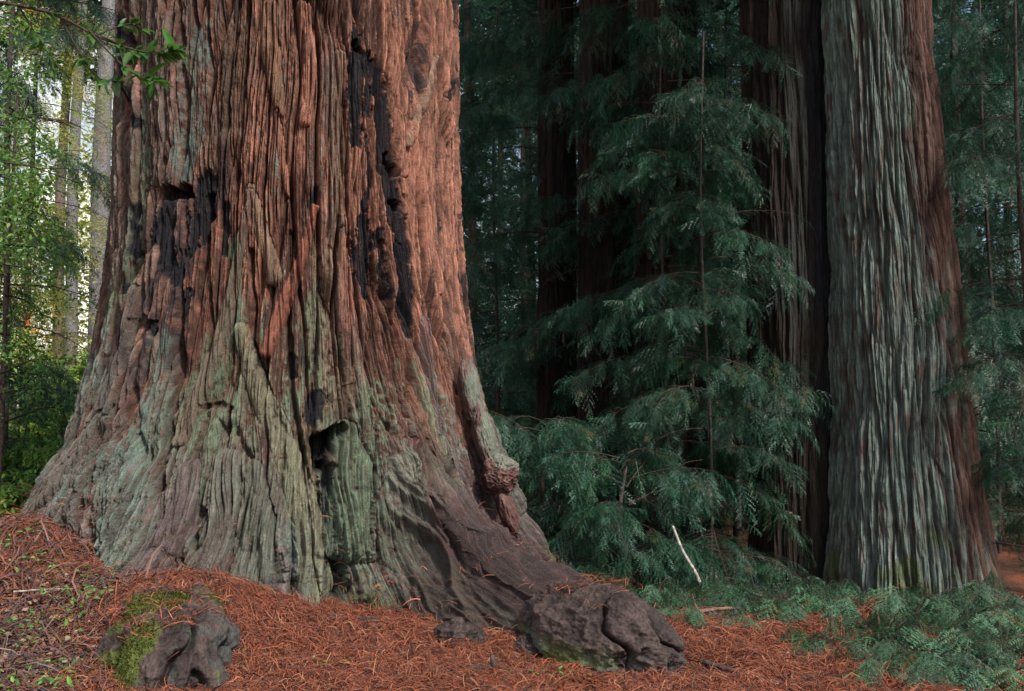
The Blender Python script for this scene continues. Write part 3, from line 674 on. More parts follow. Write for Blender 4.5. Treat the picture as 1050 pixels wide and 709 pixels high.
CR_YOUNG = crown_mesh("young_crown", .5, 9.0, 42, lambda f: 1.6 - .4 * f, 101, SPR)
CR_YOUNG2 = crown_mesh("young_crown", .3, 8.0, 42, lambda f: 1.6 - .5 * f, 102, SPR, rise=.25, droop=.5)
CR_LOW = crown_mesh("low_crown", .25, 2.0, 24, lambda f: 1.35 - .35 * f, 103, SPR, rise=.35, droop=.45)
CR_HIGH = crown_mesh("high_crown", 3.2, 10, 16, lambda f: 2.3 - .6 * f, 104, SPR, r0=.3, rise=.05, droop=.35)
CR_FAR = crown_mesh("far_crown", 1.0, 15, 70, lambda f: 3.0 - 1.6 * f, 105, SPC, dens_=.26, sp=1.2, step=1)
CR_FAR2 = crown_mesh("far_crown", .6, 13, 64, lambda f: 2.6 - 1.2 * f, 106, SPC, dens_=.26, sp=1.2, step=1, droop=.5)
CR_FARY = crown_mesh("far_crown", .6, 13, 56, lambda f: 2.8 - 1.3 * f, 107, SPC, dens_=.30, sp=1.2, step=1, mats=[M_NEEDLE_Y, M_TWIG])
CAN = canopy_mesh("shade_crown", 3.6, 11, 24, 15000, 110, M_NEEDLE, .30)  # unseen above the frame, put there to keep the grove dark
CAN2 = canopy_mesh("shade_crown", 3.2, 10, 22, 15000, 111, M_NEEDLE, .30)

# ------------------------------------------------------------------ the two big redwoods on the right
def lichen_right(c, T, Z, A, fa, fb, i1):
    l = (.55 + .45 * fa * fb) * sst(-.45, .25, fbm2(A * 2, Z * .3, 201) + .35 * noise2(A * 25, Z * 4, 202) + 1.0 * sst(.55, -.3, T) - .45)
    c = mix(c, (.165, .225, .20), .9 * np.clip(l * 1.3, 0, 1) * sst(-.9, .1, noise2(A * 26, Z * 3.0, 204) + .15))
    c = mix(c, (.17, .085, .062), .65 * fa * sst(.15, .8, T))
    m_ = sst(.0, .5, fbm2(A * 4, Z * 2, 203) + .8 * sst(1.6, .1, Z) - .55)
    return mix(c, (.075, .105, .03), .7 * m_ * sst(2.0, .9, Z))
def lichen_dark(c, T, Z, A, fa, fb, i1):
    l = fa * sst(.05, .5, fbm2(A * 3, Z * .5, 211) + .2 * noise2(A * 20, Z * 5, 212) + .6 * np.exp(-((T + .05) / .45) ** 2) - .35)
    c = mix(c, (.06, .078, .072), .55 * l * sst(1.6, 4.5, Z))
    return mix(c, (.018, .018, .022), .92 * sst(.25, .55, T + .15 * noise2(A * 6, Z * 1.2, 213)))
d = 13.0
pR = at(932, 608, d); zb = float(G(pR[0], d))
right_big = thing("redwood_tree", "broad redwood on the right with blue-green lichen ridges and a mossy fluted foot", "tree", (pR[0], d, zb))
zz = [-.4, 0, .3, .8, 1.5, 2.5, 4, 6, 8, 14]
rr = [1.16, 1.06, 1.0, .93, .865, .79, .715, .65, .60, .50]
lean = [0, 0, 0, 0, 0, -.02, -.08, -.16, -.23, -.5]
make_trunk(right_big, "trunk", lambda z: (np.interp(z, zz, lean), 0 * z), lambda z: np.interp(z, zz, rr), -.4, 14, ((.05, .03, .025), (.14, .09, .075)), 301,
           nth=1000, nz_=900, ridge=.066, cell=.12, cz=2.4, lichf=lichen_right, flute=.12)
link("crown", CAN, right_big, rz=.4)  # out-of-view crown added as a shade caster
d2 = 13.7
pL = at(818, 590, d2); zb2 = float(G(pL[0], d2))
right_dark = thing("redwood_tree", "dark redwood with a charred black right side, left twin of the lichen-covered tree", "tree", (pL[0], d2, zb2))
rr2 = [.72, .64, .60, .575, .565, .56, .555, .545, .53, .45]
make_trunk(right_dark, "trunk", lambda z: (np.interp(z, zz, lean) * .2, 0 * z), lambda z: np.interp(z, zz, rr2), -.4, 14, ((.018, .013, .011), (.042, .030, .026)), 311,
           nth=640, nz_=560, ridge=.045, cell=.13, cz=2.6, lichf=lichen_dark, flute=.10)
link("crown", CAN2, right_dark, rz=1.4)  # likewise added out of view for its shade

# ------------------------------------------------------------------ the dark grove in the middle
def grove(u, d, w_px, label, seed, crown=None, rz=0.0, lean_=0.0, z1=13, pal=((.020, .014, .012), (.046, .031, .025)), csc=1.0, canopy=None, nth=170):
    p = at(u, 560, d); zb_ = float(G(p[0], d)); r_ = w_px / 2 * d / F
    t = thing("redwood_tree", label, "tree", (p[0], d, zb_), "dark redwoods of the grove" if False else None)
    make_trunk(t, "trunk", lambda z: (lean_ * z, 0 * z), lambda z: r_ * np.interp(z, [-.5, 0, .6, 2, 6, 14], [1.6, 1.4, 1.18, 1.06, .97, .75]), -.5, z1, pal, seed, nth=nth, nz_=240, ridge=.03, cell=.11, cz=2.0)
    if crown is not None: link("crown", crown, t, rz=rz, sc=csc)
    return t
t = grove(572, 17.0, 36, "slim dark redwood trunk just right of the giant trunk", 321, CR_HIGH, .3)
t = grove(623, 16.0, 52, "thick dark redwood trunk in the centre of the grove", 322, CR_HIGH, 1.9); link("upper_shade_crown", CAN2, t, rz=3)  # second, unseen crown on the centre trunk adds overhead shade
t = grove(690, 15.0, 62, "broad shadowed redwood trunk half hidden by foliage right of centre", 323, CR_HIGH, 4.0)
def young(u, d, label, me, rz, sc=1.0, rt=.06, h=9.0, name="young_redwood"):
    p = at(u, 560, d); zb_ = float(G(p[0], d))
    t = thing(name, label, "tree", (p[0], d, zb_))
    s = np.linspace(0, 1, 24); V, Fc = tube(np.stack([.05 * np.sin(s * 7), .04 * np.cos(s * 5), -.2 + s * h * sc], -1), rt * (1 - .8 * s) + .008, 9, .1)
    mk("trunk", V, [Fc], M_DARKWOOD, t)
    link("crown", me, t, rz=rz, sc=sc)
    return t
young(727, 12.6, "young redwood with drooping sprays in front of the dark trunks, left of the twin redwoods", CR_YOUNG2, .2, .85, .018)
young(640, 11.4, "low bushy young redwood spreading over the ground right of the giant trunk", CR_LOW, 1.0, .85, .04, 2.0)
young(560, 12.6, "low feathery young redwood close behind the long root", CR_LOW, 2.6, 1.0, .05, 2.0)
young(508, 18.5, "young redwood with layered limbs beside the edge of the giant trunk", CR_YOUNG, 2.2, 1.1, .035)
young(757, 18.0, "thin dark sapling left of the charred twin redwood", CR_YOUNG2, .8, 1.0, .05)
young(1062, 12.4, "young redwood at the right edge reaching in front of the lichen-covered tree", CR_YOUNG, 3.0, .95, .045)
young(1025, 16.5, "young redwood behind the lichen-covered tree at the right edge", CR_YOUNG2, 5.0, 1.2, .035)

young(752, 14.8, "young redwood filling the gap between the broad shadowed trunk and the charred twin", CR_YOUNG, 1.1, 1.0, .02)
young(668, 17.6, "young redwood behind the gap between the thick and the broad dark trunks", CR_YOUNG2, 2.7, 1.25, .03)
young(684, 14.0, "young redwood close in front of the broad shadowed trunk, its stem hidden by loose sprays", CR_YOUNG, 2.9, 1.0, .018)
# far trees
FARW = [(480, 25), (545, 27), (590, 24), (640, 29), (700, 24), (745, 27), (775, 23), (850, 24), (1000, 22), (1050, 26), (950, 28), (510, 33), (670, 35), (760, 36), (1030, 34)]
nm = ["slim far redwood close to the giant trunk's right edge", "far redwood behind the slim dark trunk", "far redwood in the gap right of the slim dark trunk", "far redwood behind the thick dark trunk",
      "far redwood behind the broad shadowed trunk", "far redwood right of the broad shadowed trunk", "far redwood left of the charred twin", "far redwood behind the twin redwoods' gap", "far redwood right of the lichen-covered tree",
      "far redwood at the right edge behind the drooping sprays", "far redwood hidden behind the lichen-covered tree", "distant redwood beside the giant trunk's right edge", "distant redwood deep behind the grove's centre", "distant redwood deep behind the thin sapling", "distant redwood deep at the right edge"]
for i, (u, d) in enumerate(FARW):
    p = at(u, 560, d); t = thing("far_redwood", nm[i], "tree", (p[0], d, float(G(p[0], d))), "far redwoods behind the grove")
    s = np.linspace(0, 1, 12); V, Fc = tube(np.stack([.1 * np.sin(s * 5 + i), 0 * s, -.3 + s * 16], -1), .13 * (1 - .7 * s) + .02, 9, .1, i); mk("trunk", V, [Fc], M_DARKWOOD, t)
    link("crown", (CR_FAR, CR_FAR2)[i % 2], t, rz=i * 1.7, sc=1.0 + .12 * (i % 3))

# ------------------------------------------------------------------ left background
def pale_trunk(u, d, w, label, m_, lean_=0, h=18):
    p = at(u, 500, d); t = thing("pale_tree", label, "tree", (p[0], d, float(G(p[0], d))))
    s = np.linspace(0, 1, 30); V, Fc = tube(np.stack([lean_ * s * h + .06 * np.sin(s * 9), 0 * s, -.3 + s * h], -1), w / 2 * d / F * (1.15 - .45 * s), 14, .08, int(u)); mk("trunk", V, [Fc], m_, t)
    return t
PT = [pale_trunk(93, 27, 19, "pale grey trunk in the light at left, nearest the giant trunk", M_GREYTRUNK, .006),
      pale_trunk(66, 31, 12, "thinner pale grey trunk left of the brightest pale trunk", M_GREYTRUNK),
      pale_trunk(118, 33, 13, "brownish far trunk showing at the giant trunk's left edge", M_FARBROWN),
      pale_trunk(53, 36, 11, "reddish far trunk at left behind the shrubs", M_FARBROWN),
      pale_trunk(541, 34, 14, "pale far trunk glimpsed right of the giant trunk", M_GREYTRUNK)]
for i, t in enumerate(PT[2:]): link("crown", CAN2 if i % 2 else CAN, t, (0, 0, 5), i * 1.1)
for i, (u, d, lab) in enumerate(((20, 24, "sunlit yellow-green conifer at the left edge"), (130, 42, "sunlit conifer behind the giant trunk's left edge"), (-30, 34, "sunlit conifer far off at the left edge"))):
    p = at(u, 520, d); t = thing("far_conifer", lab, "tree", (p[0], d, float(G(p[0], d))), "sunlit conifers at left")
    s = np.linspace(0, 1, 12); V, Fc = tube(np.stack([0 * s, 0 * s, -.3 + s * 14], -1), .09 * (1 - .8 * s) + .01, 9); mk("trunk", V, [Fc], M_TWIG, t)
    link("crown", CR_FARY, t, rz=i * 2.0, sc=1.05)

def leaves(bag, P, D, size, r, m=0, tint=.25, colour=(1, 1, 1), wid=.24):
    n = len(P); D = D / np.linalg.norm(D, axis=1)[:, None]
    U = r.standard_normal((n, 3)) * .45 + np.array([0, 0, 1.0]); sd = np.cross(D, U); sd /= np.linalg.norm(sd, axis=1)[:, None]; nn = np.cross(sd, D)
    L = size * r.uniform(.65, 1.25, n)[:, None]; w = L * wid
    a = P; b1 = P + D * L * .33 + sd * w + nn * L * .06; b2 = P + D * L * .33 - sd * w + nn * L * .06
    c1 = P + D * L * .7 + sd * w * .75 + nn * L * .02; c2 = P + D * L * .7 - sd * w * .75 + nn * L * .02
    m1 = P + D * L * .33; m2 = P + D * L * .7 - nn * L * .04; e = P + D * L - nn * L * .12
    V = np.stack([a, b1, m1, b2, c1, m2, c2, e], 1).reshape(-1, 3)
    f = np.array([[0, 2, 1], [0, 3, 2], [1, 2, 5], [1, 5, 4], [2, 3, 6], [2, 6, 5], [4, 5, 7], [5, 6, 7]])
    Fb = (f[None] + (np.arange(n) * 8)[:, None, None]).reshape(-1, 3)
    t = (1 + tint * r.standard_normal(n)).clip(.4, 2)
    c = np.repeat(t[:, None] * np.asarray(colour) * (1 + .1 * r.standard_normal((n, 3))), 8, 0)
    bag.add(V, Fb, m, c)
def shrub(name, label, pos, h, rad, n, seed, m, size, group=None, cat="shrub", trunk_r=.02, nst=14, up=.9):
    r = np.random.default_rng(seed); t = thing(name, label, cat, pos, group); sb = Bag(); lb = Bag()
    for i in range(nst):
        yaw = r.uniform(0, 6.28); rr_ = rad * r.uniform(.3, 1); hh = h * r.uniform(.45, 1.0)
        P = spline([(0, 0, -.05), (math.cos(yaw) * rr_ * .3, math.sin(yaw) * rr_ * .3, hh * .5), (math.cos(yaw) * rr_, math.sin(yaw) * rr_, hh * up)], 10)
        V, Fc = tube(P, trunk_r * (1 - .8 * np.linspace(0, 1, 10)), 5); sb.add(V, Fc, 0)
        k = max(3, n // (nst * 9))
        for j in range(9):
            q = P[3 + int(r.integers(0, 7))]; y2 = r.uniform(0, 6.28); bl = rad * .5 * r.uniform(.4, 1)
            e = q + np.array([math.cos(y2) * bl, math.sin(y2) * bl, bl * r.uniform(-.3, .4)])
            V, Fc = tube([q, (q + e) / 2 + [0, 0, .03], e], [trunk_r * .3, trunk_r * .22, .001], 3); sb.add(V, Fc, 0)
            f = r.uniform(.15, 1.05, k)[:, None]; pp = q * (1 - f) + e * f + r.standard_normal((k, 3)) * .03
            dd = (e - q)[None] / bl * .7 + r.standard_normal((k, 3)) * .7 + np.array([0, 0, -.15])
            leaves(lb, pp, dd, size, r)
    sb.build("stem", [M_TWIG], t, True); lb.build("foliage", [m], t)
    return t
SHR = [(28, 470, 14, 1.7, 1.0, 7000, "leafy green shrub at the left edge below the pale trunks"), (62, 440, 17, 2.0, 1.2, 7000, "light green shrub in front of the pale trunks"),
       (22, 380, 16, 2.9, 1.2, 7500, "taller green shrub at the left edge"), (100, 430, 20, 2.2, 1.3, 6500, "shrub between the pale trunks and the giant trunk"), (60, 370, 26, 3.6, 1.6, 6000, "loose shrub behind the thinner pale trunk"),
       (80, 360, 18, 3.3, 1.1, 6000, "tall loose shrub just left of the giant trunk's flare"), (45, 430, 12.8, 1.5, .7, 5500, "bright shrub nearest the giant trunk's left flare"),
       (20, 520, 12.6, .9, .7, 3500, "low shrub beside the giant trunk's left toe")]
for i, (u, v, d, h, rd, n, lab) in enumerate(SHR):
    p = at(u, v, d); shrub("shrub", lab, (p[0], d, float(G(p[0], d)) - .05), h, rd, n, 400 + i, (M_HUCK, M_HUCK2)[i % 2], .06 + .0015 * d, "shrubs at left")
# small broadleaf trees on the left, dark against the light
for i, (u, d, zc, h, n, lab) in enumerate(((30, 12.5, 2.6, 3.4, 6000, "dark small-leaved tree filling the left edge halfway up"), (-10, 10.5, 3.4, 3.0, 5000, "small-leaved tree at the left edge, foliage high up"))):
    p = at(u, 300, d); gz = float(G(p[0], d)); r = np.random.default_rng(450 + i)
    t = thing("small_tree", lab, "tree", (p[0] - .35, d, gz)); sb = Bag(); lb = Bag()
    P = spline([(0, 0, -.1), (.05, 0, 1.5), (.0, .1, zc), (.1, 0, zc + h)], 20); V, Fc = tube(P, .05 * (1 - .8 * np.linspace(0, 1, 20)) + .006, 8); mk("trunk", V, [Fc], M_DARKWOOD, t)
    nb = 34
    for j in range(nb):
        z0 = zc - 1.2 + (h + 1.0) * j / nb; yaw = r.uniform(0, 6.28); L = r.uniform(.7, 1.5)
        q = np.array([0, 0, z0]); e = q + np.array([math.cos(yaw) * L, math.sin(yaw) * L, r.uniform(-.35, .35)])
        V, Fc = tube([q, (q + e) / 2 + [0, 0, .08], e], [.014, .009, .002], 5); sb.add(V, Fc, 0)
        k = n // nb; f = r.uniform(.2, 1.05, k)[:, None] ** .7
        pp = q * (1 - f) + e * f + r.standard_normal((k, 3)) * np.array([.14, .14, .10]); dd = (e - q)[None] / L * .6 + r.standard_normal((k, 3)) * .7
        leaves(lb, pp, dd, .055 + .001 * d, r)
    sb.build("limbs", [M_TWIG], t, True); lb.build("crown", [M_HUCK], t)
young(-5, 14.5, "dark conifer with drooping sprays at the top left corner", CR_YOUNG, 1.4, 1.15, .06)

# far wood
def wood_mass(name, label, u0, u1, d0, d1, z1, n, m, seed, size, gap=.0):
    r = np.random.default_rng(seed); Y = r.uniform(d0, d1, n); U = r.uniform(u0, u1, n); X = (U - CX) / F * Y
    Z = r.uniform(0, 1, n) ** .9 * z1
    keep = noise3(X * .25, Y * .25, Z * .2, seed) + .5 * noise3(X * .8, Y * .8, Z * .7, seed + 1) > gap
    X, Y, Z = X[keep], Y[keep], Z[keep]; n = len(X); P = np.stack([X, Y, Z + .4], -1)
    d_ = r.standard_normal((n, 3)); d_[:, 2] = d_[:, 2] * .5 - .35; d_ /= np.linalg.norm(d_, axis=1)[:, None]; sd = np.cross(d_, r.standard_normal((n, 3))); sd /= np.linalg.norm(sd, axis=1)[:, None]
    L = size * r.uniform(.5, 1.5, n)[:, None]; w = L * .2
    V = np.stack([P, P + d_ * L * .45 + sd * w, P + d_ * L, P + d_ * L * .45 - sd * w], 1).reshape(-1, 3)
    c = np.repeat(r.uniform(.6, 1.5, n), 4)[:, None] * np.ones(3)
    o = mk(name, V, [np.arange(n * 4).reshape(-1, 4)], m, col=c, smooth=False); o['kind'] = 'stuff'; o['label'] = label; o['category'] = 'wood'
wood_mass("far_wood", "dense dark forest foliage far behind the grove", 280, 1130, 38, 60, 26, 88000, M_NEEDLE, 501, .55, -.12)
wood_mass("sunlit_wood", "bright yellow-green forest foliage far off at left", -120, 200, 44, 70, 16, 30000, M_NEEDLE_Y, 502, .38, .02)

# fuzzy moss tufts on the mossy root
r = np.random.default_rng(610); k = r.integers(0, len(moss_sites[0]), 7000); b = Bag()
leaves(b, local(moss_sites[0][k] + r.standard_normal((7000, 3)) * .006), moss_sites[1][k] * .8 + r.standard_normal((7000, 3)) * .5 + [0, 0, .3], .020, r, 0, .3, (1, 1, 1), .2)
b.build("moss", [M_MOSS], giant)

# ------------------------------------------------------------------ leafy branch at the top left
r = np.random.default_rng(600)
tan = thing("broadleaf_sapling", "leafy green branch with glossy oval leaves hanging at the top left before the giant trunk", "tree", (-3.6, 4.9, float(G(-3.6, 4.9))))
tl = np.array([-3.6, 4.9, float(G(-3.6, 4.9))])
V, Fc = tube(spline([(0, 0, -.1), (.05, 0, 1.5), (-.03, .05, 3.0), (.02, 0, 4.6)], 20), np.linspace(.05, .015, 20), 8, .1); mk("trunk", V, [Fc], M_DARKWOOD, tan)
sb, lb = Bag(), Bag()
def br(pts, d, r0, nleaf, size=.085):
    P = np.array([at(u, v, dd) for u, v, dd in pts]) - tl; P = spline(P, 14)
    V, Fc = tube(P, np.linspace(r0, .002, 14), 6, .1); sb.add(V, Fc, 0)
    f = np.clip(r.uniform(.25, 1.03, nleaf), 0, 1) * 12.9; i = f.astype(int).clip(0, 12); q = P[i] + (P[i + 1] - P[i]) * (f - i)[:, None]
    dd = (P[i + 1] - P[i]); dd = dd / np.linalg.norm(dd, axis=1)[:, None] * .6 + r.standard_normal((nleaf, 3)) * .6 + np.array([0, 0, -.1])
    leaves(lb, q, dd, size, r, wid=.2, tint=.2)
br([(-195, 60, 4.9), (-60, 5, 4.9), (40, 10, 4.9), (105, 40, 4.85), (150, 55, 4.8)], 5, .014, 30)
br([(90, 30, 4.85), (120, 62, 4.8), (145, 80, 4.75), (165, 84, 4.7)], 5, .005, 26, .115)
br([(105, 38, 4.85), (140, 52, 4.8), (170, 54, 4.8), (182, 50, 4.8)], 5, .005, 24, .105)
br([(60, 15, 4.9), (85, 60, 4.9), (100, 80, 4.95), (122, 84, 4.9)], 5, .005, 24, .095)
br([(100, 36, 4.85), (130, 25, 4.9), (148, 30, 4.9)], 5, .004, 14, .08)
br([(-100, 20, 4.9), (-20, -40, 4.9), (60, -45, 4.9), (120, -30, 4.9)], 5, .01, 40, .09)
br([(20, 8, 4.9), (40, 40, 5.0), (60, 70, 5.05)], 5, .005, 24, .085)
sb.build("limbs", [M_TWIG], tan, True); lb.build("crown", [M_BROAD], tan)

# ------------------------------------------------------------------ needle litter
def litter(name, label, n, area, seed, keepf, size=1.0, colmul=(1, 1, 1), trunkf=None):
    r = np.random.default_rng(seed)
    if trunkf is None:
        U = r.uniform(area[0], area[1], n * 3); Vv = r.uniform(area[2], area[3], n * 3)
        X, Y = U, Vv
        k = keepf(X, Y, r); X, Y = X[k][:n], Y[k][:n]; Z = G(X, Y)
    else: X, Y, Z = trunkf(r, n)
    n = len(X); m_ = 5
    L = size * r.uniform(.04, .24, n) * np.where((r.uniform(0, 1, n) < .06) & (trunkf is None), 1.6, 1); yaw = r.uniform(0, 6.283, n); curl = r.normal(0, .95, n); tilt = np.abs(r.normal(0, .12, n))
    s = np.linspace(0, 1, m_)
    ang = yaw[:, None] + curl[:, None] * s[None]
    dx = np.cumsum(np.cos(ang), 1) / m_ * L[:, None]; dy = np.cumsum(np.sin(ang), 1) / m_ * L[:, None]
    PX = X[:, None] + dx; PY = Y[:, None] + dy
    PZ = (Z if trunkf is not None else 0) [:, None] + .0 * dx if trunkf is not None else G(PX, PY)
    PZ = PZ + .006 + r.uniform(0, .022, n)[:, None] + np.sin(s * 3.14)[None] * tilt[:, None] * L[:, None] + r.uniform(-.03, .05, n)[:, None] * s[None]
    P = np.stack([PX, PY, PZ], -1)
    sd = np.stack([-np.sin(ang), np.cos(ang), r.normal(0, .5, n)[:, None] + 0 * ang], -1)
    w = size * r.uniform(.0014, .0042, n)[:, None] * (1.05 - .75 * s[None])
    A, B = P - sd * w[..., None], P + sd * w[..., None]; mid = P + np.array([0, 0, .5]) * w[..., None]
    V = np.stack([A, mid, B], 2).reshape(n, -1, 3)
    f = []
    for i in range(m_ - 1):
        for j in range(2):
            a = i * 3 + j; f.append((a, a + 1, a + 4)); f.append((a, a + 4, a + 3))
    f = np.array(f); Fb = (f[None] + (np.arange(n) * m_ * 3)[:, None, None]).reshape(-1, 3)
    pal = np.array([[.34, .105, .050], [.25, .075, .042], [.16, .058, .040], [.40, .19, .11], [.10, .055, .045]])
    c = pal[r.choice(5, n, p=[.25, .24, .22, .08, .21])] * r.uniform(.7, 1.25, n)[:, None] * np.asarray(colmul)
    o = mk(name, V.reshape(-1, 3), [Fb], M_LITTER, col=np.repeat(c, m_ * 3, 0), smooth=False)
    o['kind'] = 'stuff'; o['label'] = label; o['category'] = 'litter'
    return o
def keep_main(X, Y, r):
    d = np.hypot(X - AX, Y - AY); a = np.arctan2(X - AX, -(Y - AY))
    k = (d > 2.15) & (r.uniform(0, 1, len(X)) < np.clip(1.25 - .16 * (Y - 5.5), .15, 1))
    u = CX + X / Y * F
    low = sst(-2.3, -2.9, X + (Y - 6) * .25) * sst(8.0, 7.0, Y)
    k &= r.uniform(0, 1, len(X)) > .90 * low
    gr = sst(7.2, 8.3, Y + .25 * noise2(X * 1.5, Y * 1.5, 9)) * sst(.4, 1.4, X)
    k &= r.uniform(0, 1, len(X)) > .7 * gr
    pt = fbm2(X * 1.1, Y * 1.1, 31) + .35 * noise2(X * 4, Y * 4, 32)
    k &= r.uniform(0, 1, len(X)) > .90 * sst(-.05, .30, pt)
    return k & (u > -160) & (u < 1210)
litter("needle_litter", "rust-red carpet of fallen redwood twigs and needles", 150000, (-5.8, 5.8, 5.3, 9.6), 701, keep_main)
litter("far_needle_litter", "brown fallen needles on the ground around the twin redwoods", 9000, (.2, 6.5, 9.0, 14.5), 702, lambda X, Y, r: np.abs(X / Y) < .58, 1.35, (.8, .75, .8))
def lodged(r, n):                                  # twigs caught on the foot of the trunk
    ii, jj = [], []
    A_ = T2; ok = (A_ > -1.15) & (A_ < 1.0) & (Z2 > .0) & (Z2 < 1.0)
    dR = np.gradient(Rr, ZS, axis=0)
    flat = ok & (dR < -.62)
    idx = np.flatnonzero(flat); pr = np.exp(-Z2.ravel()[idx] / .28) * (1 + 5 * (T2.ravel()[idx] < -.45)); pr /= pr.sum()
    s_ = r.choice(idx, n, p=pr)
    return X2.ravel()[s_].astype(float), Y2.ravel()[s_].astype(float) - .02, Z2.ravel()[s_].astype(float)
litter("fallen_twigs", "thin grey-brown dead twigs tangled over the lower left ground", 1500, (-5, -2.2, 5.4, 8.3), 705, lambda X, Y, r: (X + (Y - 6) * .25 < -2.35) & (np.abs(X / Y) < .56), 2.2, (.55, .9, 1.3))
litter("lodged_litter", "rusty twigs caught on ledges of the giant trunk's foot", 5200, None, 703, None, .8, (1, 1, 1), lodged)
def on_moss(r, n):
    th = r.uniform(0, 6.28, n); q = np.sqrt(r.uniform(0, .85, n))
    lx, ly = .44 * q * np.cos(th), .95 * q * np.sin(th)
    X = -2.24 + lx * .95 - ly * .31; Y = 6.55 + lx * .31 + ly * .95; Z = -.02 + .46 * np.sqrt(np.clip(1 - (q * .92) ** 2, 0, 1)) + .02 - .05 * lx
    k = noise2(X * 6, Y * 6, 98) > -.1 - .6 * sst(6.4, 7.0, Y)
    return X[k], Y[k], Z[k]
litter("mossy_root_litter", "rusty twigs heaped over the mossy root at lower left", 1500, None, 706, None, .8, (1, 1, 1), on_moss)
def on_knob(r, n):
    th = r.uniform(0, 6.28, n); q = np.sqrt(r.uniform(0, .8, n))
    lx, ly = .33 * q * np.cos(th), .55 * q * np.sin(th); X = .62 + lx * .75 - ly * .66; Y = 6.70 + lx * .66 + ly * .75; Z = .10 + .36 * np.sqrt(1 - (q * .85) ** 2) + .03
    k = noise2(X * 9, Y * 9, 99) > .1
    return X[k], Y[k], Z[k]
litter("knob_litter", "rusty twigs lying on the knobbly root end", 260, None, 704, None, .8, (1.1, 1.05, 1), on_knob)

# ------------------------------------------------------------------ sprouts and ground cover at right
def sprout_mesh(seed, n, rad, h):
    r = np.random.default_rng(seed); b = Bag(); items = []
    for i in range(n):
        yaw = r.uniform(0, 6.283); L = rad * r.uniform(.5, 1.1); hh = h * r.uniform(.4, 1.1)
        s = np.linspace(0, 1, 7); P = np.stack([math.cos(yaw) * L * s, math.sin(yaw) * L * s, hh * (2.0 * s - 1.35 * s * s)], -1)
        V, Fc = tube(P, .0028 * (1 - .8 * s) + .0008, 3); b.add(V, Fc, 1)
        for q in (.3, .5, .7, .85, 1.0):
            p = np.array([np.interp(q, s, P[:, k]) for k in range(3)])
            for sg in (1, -1):
                items.append((p, yaw + sg * r.uniform(.2, .8), .15 + .75 * q + r.uniform(-.3, .3), r.uniform(-.5, .5), rad * r.uniform(.8, 1.3) * 1.6))
    place_sprays(b, items, SPR, 0, r, (1, 1, 1), .35)
    o = b.build("sprout", [M_SPROUT, M_TWIG]); C.objects.unlink(o); me = o.data; bpy.data.objects.remove(o); return me
SP = [sprout_mesh(801, 11, .40, .26), sprout_mesh(802, 13, .46, .22), sprout_mesh(803, 9, .34, .32)]
SPR_L = [(608, 590, 9.3, 1.0, "green sprout just behind the knobbly root end"), (640, 605, 8.9, 1.1, "green sprout above the right shoulder of the knobbly root"), (668, 618, 8.4, 1.0, "green sprout touching the right side of the knobbly root"),
         (690, 640, 7.9, .9, "blue-green sprout right of the knobbly root's tip"), (720, 612, 9.0, 1.0, "green sprout beside the mossy stone"), (758, 610, 8.9, 1.0, "sprout left of the pale fallen log"), (790, 625, 8.3, 1.2, "large full sprout in front of the pale fallen log"),
         (822, 640, 8.0, 1.0, "sprout at the front right of the largest full sprout"), (850, 628, 8.5, .9, "sprout under the gap between the twin redwoods"), (880, 645, 8.0, 1.05, "sprout in front of the lichen-covered tree's left foot"), (905, 670, 7.0, 1.1, "light blue-green sprout arching at the bottom right"),
         (935, 655, 7.6, 1.1, "sprout in front of the lichen-covered tree's middle"), (965, 630, 8.4, 1.1, "pale arching sprout below the lichen-covered tree's right foot"), (990, 655, 7.6, 1.1, "sprout near the right edge in front of the arching one"), (1025, 625, 8.4, 1.2, "sprout at the right edge level with the lichen-covered tree's foot"),
         (1030, 680, 6.8, 1.0, "sprout in the bottom right corner"), (870, 685, 6.7, .8, "small yellow-green sprout at the lower edge of the bare needles"), (955, 688, 6.6, 1.0, "sprout at the bottom between the arching and the corner sprouts"), (735, 655, 7.7, .6, "tiny sprout on the needles beside the dead twig"), (900, 690, 6.25, .8, "small sprout at the bottom edge below the light blue-green one"), (942, 690, 6.1, .9, "sprout cut by the bottom edge right of the small one"), (985, 690, 6.15, .9, "sprout cut by the bottom edge below the arching one"), (1028, 690, 6.05, .9, "sprout cut by the bottom edge in the right corner"), (1045, 680, 6.4, 1.0, "sprout cut by the right edge above the corner"), (1005, 680, 6.5, .9, "sprout just left of the corner sprout"), (925, 680, 6.6, .9, "sprout behind the bottom-edge sprouts, right of the light blue-green one"), (840, 605, 9.6, .9, "sprout at the foot of the charred twin redwood")]
for i, (u, v, d, s, lab) in enumerate(SPR_L):
    p = at(u, v, d); o = bpy.data.objects.new("redwood_sprout", SP[i % 3]); C.objects.link(o)
    o.location = (p[0], d, float(G(p[0], d)) - .01); o.rotation_euler = (0, 0, i * 1.3); o.scale = (s * 1.25, s * 1.25, s * 1.15); tag(o, lab, "plant", "green redwood sprouts on the right")
b = Bag(); r = np.random.default_rng(820); items = []
for i in range(800):
    y = r.uniform(6.3, 11.5); u = r.uniform(600, 1080); x = (u - CX) / F * y
    vv = CY
    z = float(G(x, y)); v_px = 430 + (CAMZ - z) / y * 1000
    if v_px > 640 + 45 * max(0, (u - 850) / 200) and u < 900 and r.uniform() > .06: continue
    if noise2(np.array([x * 1.4]), np.array([y * 1.4]), 33)[0] < -.15: continue
    items.append((np.array([x, y, z + r.uniform(.02, .12)]), r.uniform(0, 6.28), r.uniform(-.35, .35), r.uniform(-.4, .4), r.uniform(.6, 1.25)))
for i in range(60):
    u, v, d_ = r.choice([0, 1, 2]), 0, 0
place_sprays(b, items, SPR, 0, r, (.9, .95, .9), .3)
